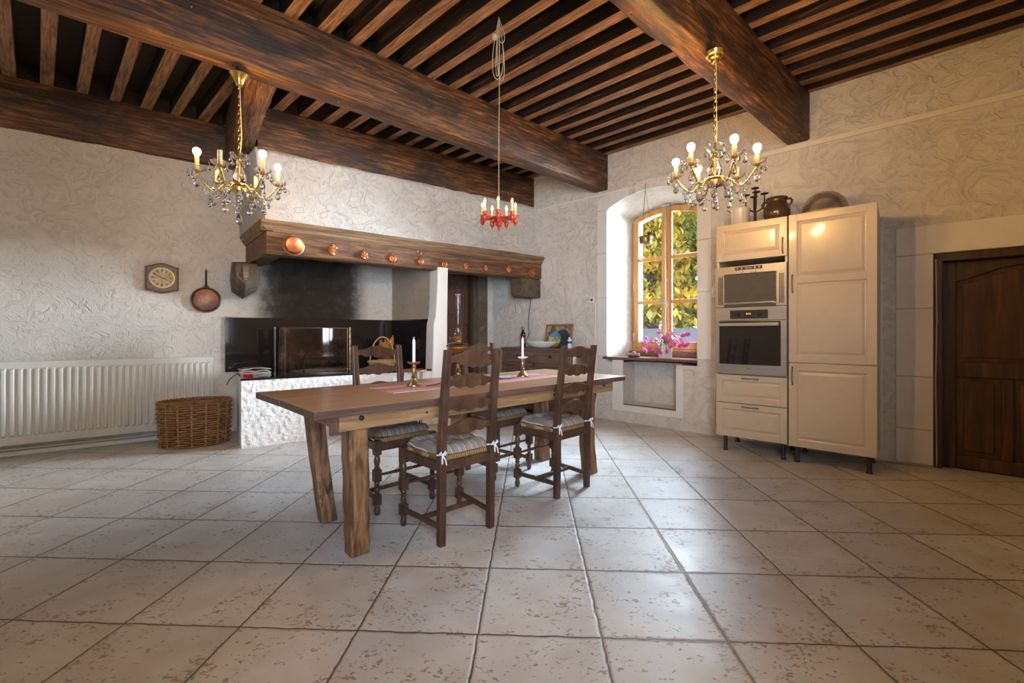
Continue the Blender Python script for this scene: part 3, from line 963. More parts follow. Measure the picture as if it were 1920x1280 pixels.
# ------------------------------------------------------------------ window 1 (arched, two casements)
win = thing('window_1', 'arched oak window with two casements and a pot of pink flowers on its sill', 'window', RW.at(0, 0, 0), radians(RW.deg), kind='structure')
def arch_outline(u0, u1, z0, s, r, U0=FU0, U1=FU1, n=24):
    pts = [(u0, z0), (u1, z0)]
    for i in range(n + 1):
        u = u1 + (u0 - u1) * i / n
        pts.append((u, arch(u, U0, U1, s, r)))
    return pts
YF = 0.50
mb = MB()
mb.ring(arch_outline(FU0, FU1, 0.855, FS, FR_), arch_outline(FU0 + .035, FU1 - .035, 0.90, FS - .035, FR_), YF + 0.0, YF + 0.075)
mb.obj('window_frame', 'oakwin', win, bevel=0.004)
uc = (FU0 + FU1) / 2
for side in (0, 1):
    a, b_ = (FU0 + .035, uc - .004) if side == 0 else (uc + .004, FU1 - .035)
    mb = MB()
    out = arch_outline(a, b_, 0.90, FS - .035, FR_)
    il, ir = (.065, .062) if side == 0 else (.062, .065)
    inn = arch_outline(a + il, b_ - ir, 0.985, FS - .10, FR_)
    mb.ring(out, inn, YF - 0.014, YF + 0.014)
    for zb in (1.497, 2.058):
        mb.box(a + il - .01, b_ - ir + .01, YF - 0.008, YF + 0.012, zb - 0.024, zb + 0.024)
    sash = mb.obj('casement', 'oakwin', win, bevel=0.005)
    mb = MB(); mb.prism(arch_outline(a + il - .01, b_ - ir + .01, 0.98, FS - .092, FR_), YF + 0.004, YF + 0.008)
    mb.obj('window_pane', 'winglass', sash)
mb = MB()
mb.box(uc - .032, uc + .032, YF - .028, YF + .03, 0.90, FS - .035 + FR_ - .004)
mb.obj('meeting_stile', 'oakwin', win, bevel=0.008)
mb = MB()
mb.tube([(uc, YF - .040, 0.93), (uc, YF - .040, FS + FR_ - .05)], 0.008)
mb.box(uc - .016, uc + .016, YF - .05, YF - .026, 1.42, 1.52)
mb.box(uc - .09, uc + .0, YF - .056, YF - .044, 1.462, 1.486)
mb.box(uc - .045, uc + .05, YF - .046, YF - .0, FS + FR_ - .045, FS + FR_ - .018)
for z in (1.2, 1.75, 2.05, 2.4): mb.box(uc - .012, uc + .012, YF - .048, YF - .026, z, z + .03)
mb.obj('espagnolette_bolt', 'chrome', win, bevel=0.002)
for z in (1.0, 1.66, 2.30):
    mb = MB(); mb.lathe([(0.008, 0), (0.008, 0.10)], 10, (FU0 + .03, YF - .012, z)); mb.obj('hinge', 'chrome', win, smooth=40)
mb = MB(); mb.box(FU0, FU1, 0.42, 0.52, 0.80, 0.87)
mb.obj('bottom_rail', 'sill', win, bevel=0.01)
mb = MB()
mb.box(1.985, 3.165, -0.012, 0.0, 0.768, 0.80); mb.box(WU0 + .004, WU1 - .004, -0.005, 0.50, 0.768, 0.80)
o = mb.obj('window_board', 'sill', None, bevel=0.004, loc=RW.at(0, 0, 0), rotz=radians(RW.deg))
tag(o, None, None, None, 'structure')
# cut stone surround: flat painted bands with fine joints, and the border of the niche
mb = MB()
for z0, z1 in ((0.81, 1.545), (1.552, 2.115), (2.122, 2.66)):
    mb.box(1.905, WU0 - .002, -0.012, 0.01, z0, z1)
    mb.box(WU1 + .002, 3.31, -0.012, 0.01, z0, z1)
K = 16
for i in range(K):
    if i in (5, 11): continue
    u0, u1 = 1.905 + (3.31 - 1.905) * i / K, 1.905 + (3.31 - 1.905) * (i + 1) / K
    f = lambda u: arch(min(max(u, WU0), WU1), WU0, WU1, WS, WR)
    g = lambda u: 2.80 + 0.13 * (1 - ((u - 2.6) / 0.72) ** 2)
    mb.hexa([(u0, -.010, f(u0)), (u1, -.010, f(u1)), (u1, -.010, g(u1)), (u0, -.010, g(u0))], [(u0, .01, f(u0)), (u1, .01, f(u1)), (u1, .01, g(u1)), (u0, .01, g(u0))])
struct('trim_1', mb, 'stone', RW, bevel=0.004)
mb = MB()
mb.box(2.12, 2.27, -0.010, 0.01, 0.135, 0.765); mb.box(2.925, 3.01, -0.010, 0.01, 0.135, 0.70); mb.box(2.27, 2.925, -0.010, 0.01, 0.135, 0.215)
mb.box(2.29, 2.92, 0.01, 0.29, 0.216, 0.226)
struct('trim_2', mb, 'stone', RW, bevel=0.004)
mb = MB(); mb.box(2.275, 2.92, -0.004, 0.012, 0.212, 0.228)
struct('trim_6', mb, 'sill', RW)
# stone frame of the dark door
mb = MB()
for z0, z1 in ((0.02, 0.30), (0.305, 0.735), (0.74, 1.30), (1.305, 1.742)):
    mb.box(4.80, 5.028, -0.010, 0.01, z0, z1)
mb.box(4.80, 6.2, -0.010, 0.01, 1.747, 1.98)
struct('trim_7', mb, 'stone', RW, bevel=0.004)
mb = MB(); mb.box(4.70, 4.712, -0.006, 0.01, 0.02, 2.0)
struct('trim_8', mb, 'stone', RW)

# ------------------------------------------------------------------ dark door at the right
d1 = thing('door_1', 'old dark wooden door with an arched upper panel beside the cream cabinets', 'door', RW.at(0, 0, 0), radians(RW.deg), kind='structure')
mb = MB()
mb.box(5.03, 5.085, 0.02, 0.20, 0.0, 1.745); mb.box(5.965, 6.02, 0.02, 0.20, 0.0, 1.745); mb.box(5.03, 6.02, 0.02, 0.20, 1.68, 1.745)
mb.obj('door_frame', 'darkdoor', d1, bevel=0.004)
mb = MB(); mb.box(5.07, 5.98, 0.13, 0.175, 0.01, 1.69); mb.box(5.02, 6.03, 0.20, 0.25, 0.0, 1.75)
mb.obj('door_leaf', 'darkdoor', d1)
mb = MB()
mb.box(5.085, 5.165, 0.105, 0.135, 0.01, 1.68); mb.box(5.885, 5.965, 0.105, 0.135, 0.01, 1.68)
mb.box(5.165, 5.885, 0.105, 0.135, 0.745, 0.865); mb.box(5.165, 5.885, 0.105, 0.135, 0.01, 0.11); mb.box(5.165, 5.885, 0.105, 0.135, 1.63, 1.68)
mb.box(5.415, 5.475, 0.105, 0.135, 0.11, 0.745)
mb.prism([(5.885, 1.64), (5.165, 1.64)] + [(5.165 + 0.72 * i / 24, 1.515 + 0.105 * max(0.0, sin(pi * i / 24)) ** 1.4) for i in range(25)], 0.105, 0.135)
mb.obj('door_stiles', 'darkdoor', d1, bevel=0.006)
for pts in ([(5.21, .15), (5.38, .15), (5.38, .705), (5.21, .705)], [(5.51, .15), (5.84, .15), (5.84, .705), (5.51, .705)], arch_panel(5.20, 5.85, 0.90, 1.59, 0.09)):
    mb = MB(); mb.prism(pts, 0.122, 0.135); mb.obj('door_panel', 'darkdoor', d1, bevel=0.006)
# thin white flex clipped to the door frame
mb = MB()
mb.tube([(5.045, 0.012, 1.70), (5.05, 0.008, 1.2), (5.042, 0.010, 0.7), (5.05, 0.008, 0.05), (5.046, -0.02, 0.008), (4.6, -0.03, 0.006), (4.2, -0.02, 0.006)], 0.005)
o = mb.obj('wall_cable', 'cord', None, smooth=60, loc=RW.at(0, 0, 0), rotz=radians(RW.deg))
tag(o, 'thin beige cable clipped down the edge of the dark door', 'cable')

# cable trunking on the window wall
mb = MB(); mb.box(2.75, 6.3, -0.022, 0.0, 2.855, 2.90)
o = mb.obj('cable_trunking', 'trunking', None, bevel=0.002, loc=RW.at(0, 0, 0), rotz=radians(RW.deg)); tag(o, 'straight cream cable trunking high on the window wall above the cabinets', 'trunking')
mb = MB(); mb.box(0.93, 2.745, -0.014, 0.0, 2.862, 2.880)
o = mb.obj('cable_trunking', 'white', None, loc=RW.at(0, 0, 0), rotz=radians(RW.deg)); tag(o, 'thin white cable strip running over the arched window', 'trunking')
th = thing('wall_thermostat', 'small white thermostat on the wall left of the window', 'thermostat', **in_frame(RW, 1.835, 0, 1.525))
mb = MB(); mb.box(-0.042, 0.042, -0.028, 0, -0.04, 0.04); mb.obj('case', 'white', th, bevel=0.005)
mb = MB(); mb.box(-0.018, 0.014, -0.030, -0.027, -0.008, 0.018); mb.obj('display', 'gap', th)
mb = MB(); mb.box(0.035, 0.06, -0.014, 0, -1.5, -0.04); mb.obj('conduit', 'white', th, bevel=0.002)
sw = thing('light_switch', 'small white wall switch between the window and the cabinets', 'switch', **in_frame(RW, 3.345, 0, 1.53))
mb = MB(); mb.box(-0.03, 0.03, -0.02, 0, -0.05, 0.05); mb.obj('plate', 'white', sw, bevel=0.004)
mb = MB(); mb.box(-0.012, 0.012, -0.026, -0.019, -0.025, 0.025); mb.obj('rocker', 'enamel', sw, bevel=0.002)
mb = MB(); mb.tube([(3.345, -0.006, 1.48), (3.335, -0.006, 1.1), (3.36, -0.006, 0.7), (3.345, -0.006, 0.4), (3.34, -0.006, 0.1), (3.37, -0.006, 0.01)], 0.004)
o = mb.obj('wall_cable', 'white', None, smooth=60, loc=RW.at(0, 0, 0), rotz=radians(RW.deg)); tag(o, 'white cable hanging from the switch beside the cabinets', 'cable')
mb = MB(); mb.tube([(0.80, -0.012, 1.64), (0.79, -0.012, 1.55), (0.765, -0.012, 1.42), (0.755, -0.02, 1.25), (0.78, -0.03, 1.10), (0.72, -0.03, 0.96)], 0.004)
o = mb.obj('wall_cable', 'iron', None, smooth=60, loc=RW.at(0, 0, 0), rotz=radians(RW.deg)); tag(o, 'thin black cable on the wall above the wooden buffet', 'cable')

# ------------------------------------------------------------------ radiator
rad = thing('panel_radiator', 'long white ribbed panel radiator under the clock', 'radiator', **in_frame(LW, 0, 0, 0))
mb = MB()
x = -5.70; X1 = -3.66; pitch = 0.0505
sec = []
while x < X1 - 0.02:
    sec += [(x, -0.100), (x + .012, -0.100), (x + .019, -0.113), (x + .036, -0.113), (x + .043, -0.100)]
    x += pitch
zs = [0.185, 0.20, 0.775, 0.79]
vs, fs = [], []
for iz, z in enumerate(zs):
    for (xx, yy) in sec:
        vs.append((xx, -0.100 if iz in (0, 3) else yy, z))
n = len(sec)
for iz in range(3):
    for j in range(n - 1):
        fs.append((iz * n + j, iz * n + j + 1, (iz + 1) * n + j + 1, (iz + 1) * n + j))
mb.add(vs, fs)
mb.box(-5.72, X1, -0.1005, -0.085, 0.785, 0.835); mb.box(-5.72, X1, -0.1005, -0.085, 0.115, 0.19); mb.box(-5.72, X1, -0.098, -0.08, 0.12, 0.83)
mb.obj('front_panel', 'radiator', rad)
mb = MB(); mb.box(-5.72, X1, -0.098, -0.02, 0.825, 0.845)
for i in range(60): pass
mb.box(X1 - .004, X1 + .002, -0.10, -0.02, 0.13, 0.84)
mb.obj('top_grille', 'radiator', rad, bevel=0.003)
mb = MB(); mb.box(-5.72, X1, -0.05, -0.0, 0.14, 0.80); mb.obj('back_panel', 'radiator', rad)
mb = MB(); mb.tube([(-5.72, -0.03, 0.065), (-3.50, -0.03, 0.065)], 0.011)
o = mb.obj('heating_pipe', 'radiator', None, smooth=60, loc=LW.at(0, 0, 0), rotz=radians(LW.deg)); tag(o, 'thin white heating pipe along the wall under the radiator', 'pipe')
mb = MB(); mb.box(-5.72, -3.47, -0.02, 0.0, 0, 0.045)
struct('baseboard_left', mb, 'stucco', LW, bevel=0.01)

# ------------------------------------------------------------------ wall clock, copper pan, moulds
ck = thing('wall_clock', 'brown wooden wall clock with a golden round dial above the radiator', 'clock', **in_frame(LW, -4.092, -0.005, 1.664))
pts = []
for i in range(13):
    t = -1 + 2 * i / 12
    pts.append((0.135 * t, -0.125 - 0.030 * cos(t * pi / 2) ** 2))
for i in range(13):
    t = 1 - 2 * i / 12
    pts.append((0.135 * t, 0.118 + 0.038 * cos(t * pi / 2) ** 2))
mb = MB(); mb.prism(pts, -0.035, 0.0); mb.obj('case', M['doorwood'], ck, bevel=0.008)
mb = MB(); mb.prism(inset(pts, 0.012), -0.042, -0.03); mb.obj('front_board', wood('clock_board', [(0.3, (0.10, 0.045, 0.018)), (0.7, (0.19, 0.095, 0.04))], (3, 10, 10), 0.4, 0.1), ck, bevel=0.004)
def dial_mat():
    m, nt, b = new_mat('sunray_brass_dial')
    mp = coords(nt)
    sp = N(nt, 'SeparateXYZ'); lk(nt, mp, 0, sp, 0)
    at = N(nt, 'Math', operation='ARCTAN2'); lk(nt, sp, 'Z', at, 0); lk(nt, sp, 'X', at, 1)
    n = N(nt, 'TexNoise', noise_dimensions='1D', i_Scale=2.2, i_Detail=1.0); nt.links.new(at.outputs[0], n.inputs['W'])
    r = ramp(nt, [(0.35, (0.36, 0.37, 0.19)), (0.5, (0.50, 0.47, 0.35)), (0.62, (0.48, 0.27, 0.07)), (0.7, (0.30, 0.34, 0.14))]); lk(nt, n, 0, r, 0)
    setc(nt, b, 'Base Color', (r, 0))
    b.inputs['Metallic'].default_value = 0.25
    b.inputs['Roughness'].default_value = 0.55
    return m
mb = MB(); mb.lathe([(0.096, 0), (0.096, 0.045)], 40, (0, 0, 0), 'y'); dl = mb.obj('dial', dial_mat(), ck)
mb = MB(); mb.ring([(0.105 * cos(2 * pi * k / 40), 0.105 * sin(2 * pi * k / 40)) for k in range(40)], [(0.095 * cos(2 * pi * k / 40), 0.095 * sin(2 * pi * k / 40)) for k in range(40)], -0.052, -0.04)
mb.obj('bezel', 'oldbrass', ck)
for k in range(12):
    a = pi / 2 - 2 * pi * k / 12
    mb = MB()
    mb.T = Matrix.Rotation(-a, 4, 'Y')
    mb.box(0.062, 0.084, -0.0475, -0.0445, -0.005, -0.0015); mb.box(0.062, 0.084, -0.0475, -0.0445, 0.0015, 0.005)
    mb.obj('numeral', 'gap', dl)
for nm, a, l in (('minute_hand', radians(152), 0.078), ('hour_hand', radians(-27), 0.05)):
    mb = MB(); mb.T = Matrix.Rotation(-a, 4, 'Y'); mb.box(-0.01, l, -0.051, -0.049, -0.0025, 0.0025); mb.obj(nm, 'gap', ck)

pan = thing('copper_pan', 'round tarnished copper pan hanging by its long iron handle', 'pan', **in_frame(LW, -3.722, -0.004, 1.458))
mb = MB(); mb.lathe([(0.10, 0.01), (0.128, 0.01), (0.132, 0.022), (0.126, 0.034), (0.112, 0.05), (0.06, 0.056), (0.0, 0.057)], 40, (0, 0, 0), 'y'); mb.obj('bowl', 'copperdark', pan, smooth=35)
mb = MB(); mb.tube([(0.131 * cos(2 * pi * k / 36), -0.022, 0.131 * sin(2 * pi * k / 36)) for k in range(36)], 0.007, 8, True); mb.obj('rim', 'panrim', pan, smooth=60)
mb = MB(); mb.tube([(0.0, -0.02, 0.128), (0.0, -0.016, 0.22), (0.001, -0.014, 0.32)], [0.011, 0.009, 0.008]); mb.tube([(-0.026, -0.02, 0.12), (-0.026, -0.02, 0.150), (0.026, -0.02, 0.150), (0.026, -0.02, 0.12)], 0.004); mb.obj('handle', 'iron', pan, smooth=50)
mb = MB(); mb.tube([(0.001, -0.014, 0.32), (0.001, 0.004, 0.335)], 0.004); mb.obj('nail', 'iron', pan)

def mould(x, z, r, style, label):
    t = thing('copper_mould', label, 'mould', **in_frame(MF, x, -0.004, z))
    t['group'] = 'copper moulds along the mantel'
    mb = MB()
    d = r * 0.55
    if style == 0:      # deep plain pan with a flat bottom
        mb.lathe([(r * 1.02, 0.0), (r * 1.04, 0.010), (r * 0.99, 0.014), (r * 0.90, 0.018), (r * 0.84, d + .01), (r * 0.79, d + .02), (r * 0.72, d + .017), (0.0, d + .015)], 40, (0, 0, 0), 'y')
    elif style == 1:    # fluted rosette
        n = 48
        loops = []
        for rr, h, am in ((1.0, 0.0, 0), (1.0, 0.01, 0), (0.93, 0.02, 0.3), (0.85, d, 1), (0.55, d * 1.1, 1), (0.45, d * .85, .4), (0.25, d * 1.15, 0.2), (0.02, d * 1.2, 0)):
            loops.append([(r * rr * (1 + 0.05 * am * cos(8 * 2 * pi * k / n)) * cos(2 * pi * k / n), -(h + 0.12 * d * am * cos(8 * 2 * pi * k / n)), r * rr * (1 + 0.05 * am * cos(8 * 2 * pi * k / n)) * sin(2 * pi * k / n)) for k in range(n)])
        mb.loft(loops)
    else:               # stepped ring
        mb.lathe([(r, 0), (r * 1.02, 0.008), (r * 0.92, 0.016), (r * 0.88, d), (r * 0.66, d * 1.1), (r * 0.58, d * .7), (r * 0.42, d * .7), (r * 0.36, d * 1.25), (r * 0.1, d * 1.35), (0.0, d * 1.3)], 36, (0, 0, 0), 'y')
    mb.obj('mould_bowl', 'copper', t, smooth=30)
    mb = MB(); mb.tube([(0.008 * cos(2 * pi * k / 12), -0.006, r + 0.006 + 0.008 * sin(2 * pi * k / 12)) for k in range(12)], 0.002, 6, True)
    mb.tube([(0, 0.004, r + 0.024), (0, -0.012, r + 0.018), (0, -0.012, r + 0.010)], 0.0025, 6)
    mb.obj('hanging_ring', 'oldbrass', t)
MOULDS = [(0.235, 1.967, 0.097, 0, 'largest copper mould, a deep plain pan at the left end of the mantel'),
          (0.607, 1.962, 0.055, 1, 'fluted copper mould hanging next to the large plain pan'),
          (0.933, 1.941, 0.043, 1, 'third copper mould from the left on the mantel'),
          (1.250, 1.941, 0.044, 2, 'fourth copper mould from the left, above the fire screen\'s right end'),
          (1.591, 1.941, 0.040, 2, 'fifth copper mould from the left on the mantel'),
          (1.902, 1.939, 0.040, 2, 'copper mould on the mantel just left of the white post\'s top'),
          (2.202, 1.940, 0.036, 1, 'copper mould above the brown back door, nearest the white post'),
          (2.505, 1.947, 0.036, 1, 'third copper mould from the right end of the mantel'),
          (2.874, 1.958, 0.045, 1, 'flat rosette copper mould, second from the right end of the mantel'),
          (3.263, 1.939, 0.062, 2, 'copper mould with a ringed centre above the small wooden corbel')]
for a in MOULDS: mould(*a)
# ------------------------------------------------------------------ crystal chandeliers
def drop_mesh(s, name):
    m = MB()
    n = 8
    m.lathe([(0.001, 0.0), (0.0045 * s, 0.003 * s), (0.005 * s, 0.007 * s), (0.0035 * s, 0.012 * s), (0.001, 0.014 * s)], n, (0, 0, -0.014 * s))
    m.lathe([(0.001, 0), (0.008 * s, 0.004 * s), (0.0125 * s, 0.014 * s), (0.0105 * s, 0.026 * s), (0.005 * s, 0.040 * s), (0.001, 0.050 * s)], n, (0, 0, -0.066 * s))
    me = m.mesh(name)
    me.materials.append(M['crystal'])
    return me
DROP_S, DROP_M, DROP_L = drop_mesh(0.9, 'small_drop'), drop_mesh(1.35, 'drop'), drop_mesh(1.8, 'large_drop')
def add_drop(parent, p, me):
    o = bpy.data.objects.new('crystal_drop', me)
    COL.objects.link(o); o.parent = parent; o.location = p
    o.rotation_euler = (0, 0, random.uniform(0, 1))
def chain_mesh(z0, z1):
    m = MB()
    L, k = 0.030, 0
    z = z0
    while z < z1 - 0.01:
        pts = []
        for i in range(14):
            a = 2 * pi * i / 14
            u, v = 0.0085 * cos(a), 0.0185 * sin(a)
            pts.append((u, 0, z + L / 2 + v) if k % 2 == 0 else (0, u, z + L / 2 + v))
        m.tube(pts, 0.0021, 6, True)
        z += L - 0.001; k += 1
    return m
def chandelier(loc, hook_z, top_z, zc, phi, lit, label, glass_canopy, sl_=0.10, drop=0.10):
    """zc: height of the arms' hub; angles run from the side that faces the photographer"""
    t = thing('crystal_chandelier', label, 'chandelier', (loc[0], loc[1], zc), 0)
    t['group'] = 'crystal chandeliers'
    R = 0.235
    hz, tz = hook_z - zc, top_z - zc
    mb = MB()
    if glass_canopy:
        mb.lathe([(0.010, -0.075), (0.022, -0.07), (0.034, -0.045), (0.04, -0.03), (0.055, -0.008), (0.060, 0.0), (0.052, -0.004), (0.03, -0.03), (0.01, -0.05)], 24, (0, 0, tz))
        mb.obj('canopy', 'brass', t, smooth=40)
    else:
        mb.lathe([(0.008, -0.075), (0.02, -0.07), (0.024, -0.052), (0.036, -0.046), (0.040, -0.03), (0.052, -0.026), (0.058, -0.008), (0.04, -0.002), (0.0, 0.0)], 24, (0, 0, tz))
        mb.obj('canopy', 'brass', t, smooth=40)
    mb = MB(); mb.tube([(0, 0, tz - 0.01), (0.004, 0, tz + 0.02), (-0.012, 0, hz - 0.006), (0.0, 0, hz + 0.01)], 0.005); mb.obj('hook', 'iron', t, smooth=60)
    chain_mesh(0.245, tz - 0.065).obj('chain', 'brass', t, smooth=60)
    mb = MB(); mb.tube([(0.008, 0, 0.24), (0.013, 0.004, 0.35), (0.006, -0.004, tz - 0.07)], 0.003); mb.obj('flex', 'cord', t, smooth=60)
    mb = MB(); mb.tube([(0, 0, -0.02), (0, 0, 0.25)], 0.007); mb.obj('stem', 'brass', t, smooth=60)
    mb = MB()
    mb.lathe([(0.012, 0.02), (0.034, 0.03), (0.043, 0.06), (0.040, 0.085), (0.024, 0.125), (0.018, 0.15), (0.022, 0.17), (0.018, 0.19), (0.012, 0.2)], 16)
    mb.obj('glass_baluster', 'crystal', t, smooth=25)
    n = 32
    def dish(m, c, r, h, am=0.10):
        for rr in (1.0,):
            loops = []
            for q, z in ((0.18, 0.0), (0.55, h * 0.12), (0.85, h * 0.55), (1.0, h), (0.96, h), (0.80, h * 0.62), (0.5, h * 0.22), (0.18, h * 0.12)):
                loops.append([(c[0] + r * q * (1 + am * (q ** 2) * cos(8 * 2 * pi * k / n)) * cos(2 * pi * k / n), c[1] + r * q * (1 + am * (q ** 2) * cos(8 * 2 * pi * k / n)) * sin(2 * pi * k / n), c[2] + z) for k in range(n)])
            m.loft(loops)
    mb = MB(); dish(mb, (0, 0, 0.19), 0.058, 0.035); mb.obj('top_dish', 'crystal', t, smooth=40)
    for k in range(5):
        a = 2 * pi * k / 5 + 0.4
        add_drop(t, (0.055 * cos(a), 0.055 * sin(a), 0.215), DROP_S)
    mb = MB(); mb.lathe([(0.0, -0.05), (0.012, -0.048), (0.014, -0.04), (0.045, -0.03), (0.052, -0.012), (0.05, 0.004), (0.062, 0.010), (0.06, 0.018), (0.01, 0.02)], 24)
    mb.obj('hub', 'oldbrass' if not glass_canopy else 'brass', t, smooth=40)
    for i, on in enumerate(lit):
        a = radians(phi + 60 * i)
        ux, uy = sin(a), -cos(a)
        P = lambda r, z: (ux * r, uy * r, z)
        pts = []
        for j in range(15):
            s = j / 14
            r = 0.05 + (R - 0.05) * s
            z = 0.0 + 0.035 * sin(pi * min(1, s * 2.2)) * (1 - s) - 0.055 * sin(pi * s) ** 1.3 + 0.055 * s ** 3
            pts.append(P(r, z))
        mb = MB(); mb.tube(pts, 0.0055, 8)
        mb.lathe([(0.006, 0), (0.016, 0.006), (0.018, 0.016), (0.013, 0.02)], 14, P(R, 0.05))
        arm = mb.obj('arm', 'brass', t, smooth=50)
        mb = MB()
        for j in range(1, 14):
            p = pts[j]
            mb.sphere((p[0], p[1], p[2] - 0.012), 0.0055, 6, 4)
        mb.obj('bead_string', 'crystal', arm)
        mb = MB(); dish(mb, P(R, 0.062), 0.052, 0.024); mb.obj('drip_dish', 'crystal', t, smooth=40)
        mb = MB(); mb.lathe([(0.0125, 0.0), (0.0135, 0.02), (0.0125, 0.04), (0.0128, sl_), (0.010, sl_ + .002), (0.0, sl_)], 14, P(R, 0.068)); sl = mb.obj('candle_sleeve', 'amberwax', t, smooth=40)
        if on:
            mb = MB(); mb.lathe([(0.010, 0.0), (0.012, 0.008), (0.0205, 0.020), (0.0235, 0.034), (0.0205, 0.048), (0.011, 0.056), (0.0, 0.058)], 16, P(R, 0.068 + sl_)); mb.obj('bulb', 'bulb', t, smooth=60)
        for da in (-0.20, 0.0, 0.20):
            b_ = a + da
            add_drop(t, (sin(b_) * (R + 0.045 - abs(da) * 0.1), -cos(b_) * (R + 0.045 - abs(da) * 0.1), 0.076), DROP_S if da else DROP_S)
        add_drop(t, P(R, 0.046), DROP_M)
        add_drop(t, P(R * 0.62, -0.062), DROP_M)
    # bead swags between the arms, and the drops under the hub
    for i in range(6):
        mb = MB()
        a0, a1 = radians(phi + 60 * i), radians(phi + 60 * i + 60)
        for j in range(1, 12):
            s = j / 12
            aa = a0 + (a1 - a0) * s
            r = R * 0.86 * (1 - 0.12 * sin(pi * s))
            mb.sphere((sin(aa) * r, -cos(aa) * r, -0.035 - 0.045 * sin(pi * s)), 0.0062, 6, 4)
        mb.obj('bead_swag', 'crystal', t)
    for i in range(6):
        a = radians(phi + 30 + 60 * i)
        add_drop(t, (sin(a) * 0.10, -cos(a) * 0.10, -0.045), DROP_M)
        add_drop(t, (sin(a) * 0.19, -cos(a) * 0.19, -0.080), DROP_S)
    mb = MB()
    for j in range(max(1, int(drop / 0.026))): mb.sphere((0, 0, -0.06 - 0.026 * j), 0.012 - 0.001 * (j % 2), 8, 6)
    mb.obj('pendant_beads', 'crystal', t)
    add_drop(t, (0, 0, -0.05 - drop), DROP_L)
    return t
chandelier((-1.865, 2.976), 2.925, 2.862, 2.092, 6, (0, 1, 1, 0, 0, 1), 'crystal chandelier with three lit bulbs, hanging near the left wall and chimney hood', True, 0.090, 0.085)
chandelier((1.292, 2.772), 2.925, 2.89, 2.065, 1, (1, 1, 0, 1, 1, 1), 'crystal chandelier with five lit bulbs, hanging in front of the cream cabinets', False, 0.065, 0.01)

# small red candle chandelier on a long flex
rc = thing('red_chandelier', 'small red wooden chandelier with seven candle bulbs on a long looped flex', 'chandelier', (-0.094, 3.11, 1.915), 0)
mb = MB(); mb.lathe([(0.0, -0.085), (0.006, -0.08), (0.009, -0.07), (0.004, -0.062), (0.020, -0.052), (0.027, -0.03), (0.020, -0.012), (0.034, 0.0), (0.034, 0.016), (0.018, 0.03), (0.013, 0.055), (0.016, 0.07), (0.006, 0.085), (0.0, 0.088)], 20)
mb.obj('turned_hub', 'redpaint', rc, smooth=35)
for i in range(7):
    a = 2 * pi * i / 7
    ux, uy = sin(a), -cos(a); R = 0.122
    P = lambda r, z: (ux * r, uy * r, z)
    mb = MB(); mb.tube([P(0.02, 0.008), P(0.06, 0.004), P(0.09, 0.0), P(R, 0.0)], [0.007, 0.009, 0.007, 0.009], 8); mb.obj('arm', 'redpaint', rc, smooth=50)
    mb = MB(); mb.lathe([(0.0, -0.052), (0.005, -0.048), (0.005, -0.04), (0.012, -0.028), (0.019, -0.012), (0.017, 0.004), (0.014, 0.018), (0.019, 0.03), (0.008, 0.031), (0.0, 0.03)], 16, P(R, 0)); cup = mb.obj('candle_cup', 'redpaint', rc, smooth=35)
    mb = MB(); mb.lathe([(0.0085, 0.028), (0.0085, 0.090), (0.0, 0.091)], 12, P(R, 0)); mb.obj('candle_sleeve', 'amberwax', rc, smooth=40)
    mb = MB(); mb.lathe([(0.005, 0.09), (0.0085, 0.10), (0.0075, 0.112), (0.003, 0.122), (0.0, 0.127)], 12, P(R, 0)); mb.obj('candle_bulb', 'flame', rc, smooth=60)
mb = MB()
TOPZ = 3.37 - 1.915
mb.tube([(0, 0, 0.08), (0, 0, 0.6), (0.004, 0, 1.0), (0.002, 0, TOPZ - 0.05), (0, 0, TOPZ - 0.005)], 0.0028, 6)
def loop_pts(w, top, bot, dx):
    pts = []
    for i in range(21):
        a = 2 * pi * i / 20
        k = (1 - cos(a)) / 2
        pts.append((dx * k + w * sin(a) * (k ** 0.7), 0.004 * sin(2 * a), top + (bot - top) * k))
    return pts
for w, bot, dx in ((0.055, TOPZ - 0.46, -0.01), (0.035, TOPZ - 0.47, 0.02), (0.030, TOPZ - 0.20, 0.025), (0.018, TOPZ - 0.44, -0.012)):
    mb.tube(loop_pts(w, TOPZ - 0.015, bot, dx), 0.0028, 6)
mb.obj('flex', 'cord', rc, smooth=60)
mb = MB(); mb.lathe([(0.016, 0), (0.018, 0.02), (0.012, 0.034), (0.0, 0.036)], 12, (-0.03, 0, TOPZ - 0.17)); mb.obj('connector_block', 'enamel', rc, smooth=40)
mb = MB(); mb.tube([(0, 0, TOPZ + 0.01), (0, 0, TOPZ - 0.012), (0.01, 0, TOPZ - 0.02), (0.014, 0, TOPZ - 0.008)], 0.003, 6); mb.obj('hook', 'iron', rc)

# black wire stapled along the beam to the right chandelier
mb = MB()
hx_, hy_ = B2.loc((1.292, 2.772))
mb.tube([tuple(B2.at(hx_ - 0.55, -0.014, 3.30)), tuple(B2.at(hx_ - 0.30, -0.016, 3.12)), tuple(B2.at(hx_ - 0.02, -0.018, 2.98)), tuple(B2.at(hx_ + 0.03, -0.016, 2.92)), tuple(B2.at(hx_ + 0.01, hy_ - 0.03, 2.895)), (1.292, 2.772, 2.893)], 0.004, 6)
o = mb.obj('wall_cable', 'iron', None, smooth=60); tag(o, 'black cable along the ceiling beam to the right chandelier', 'cable')

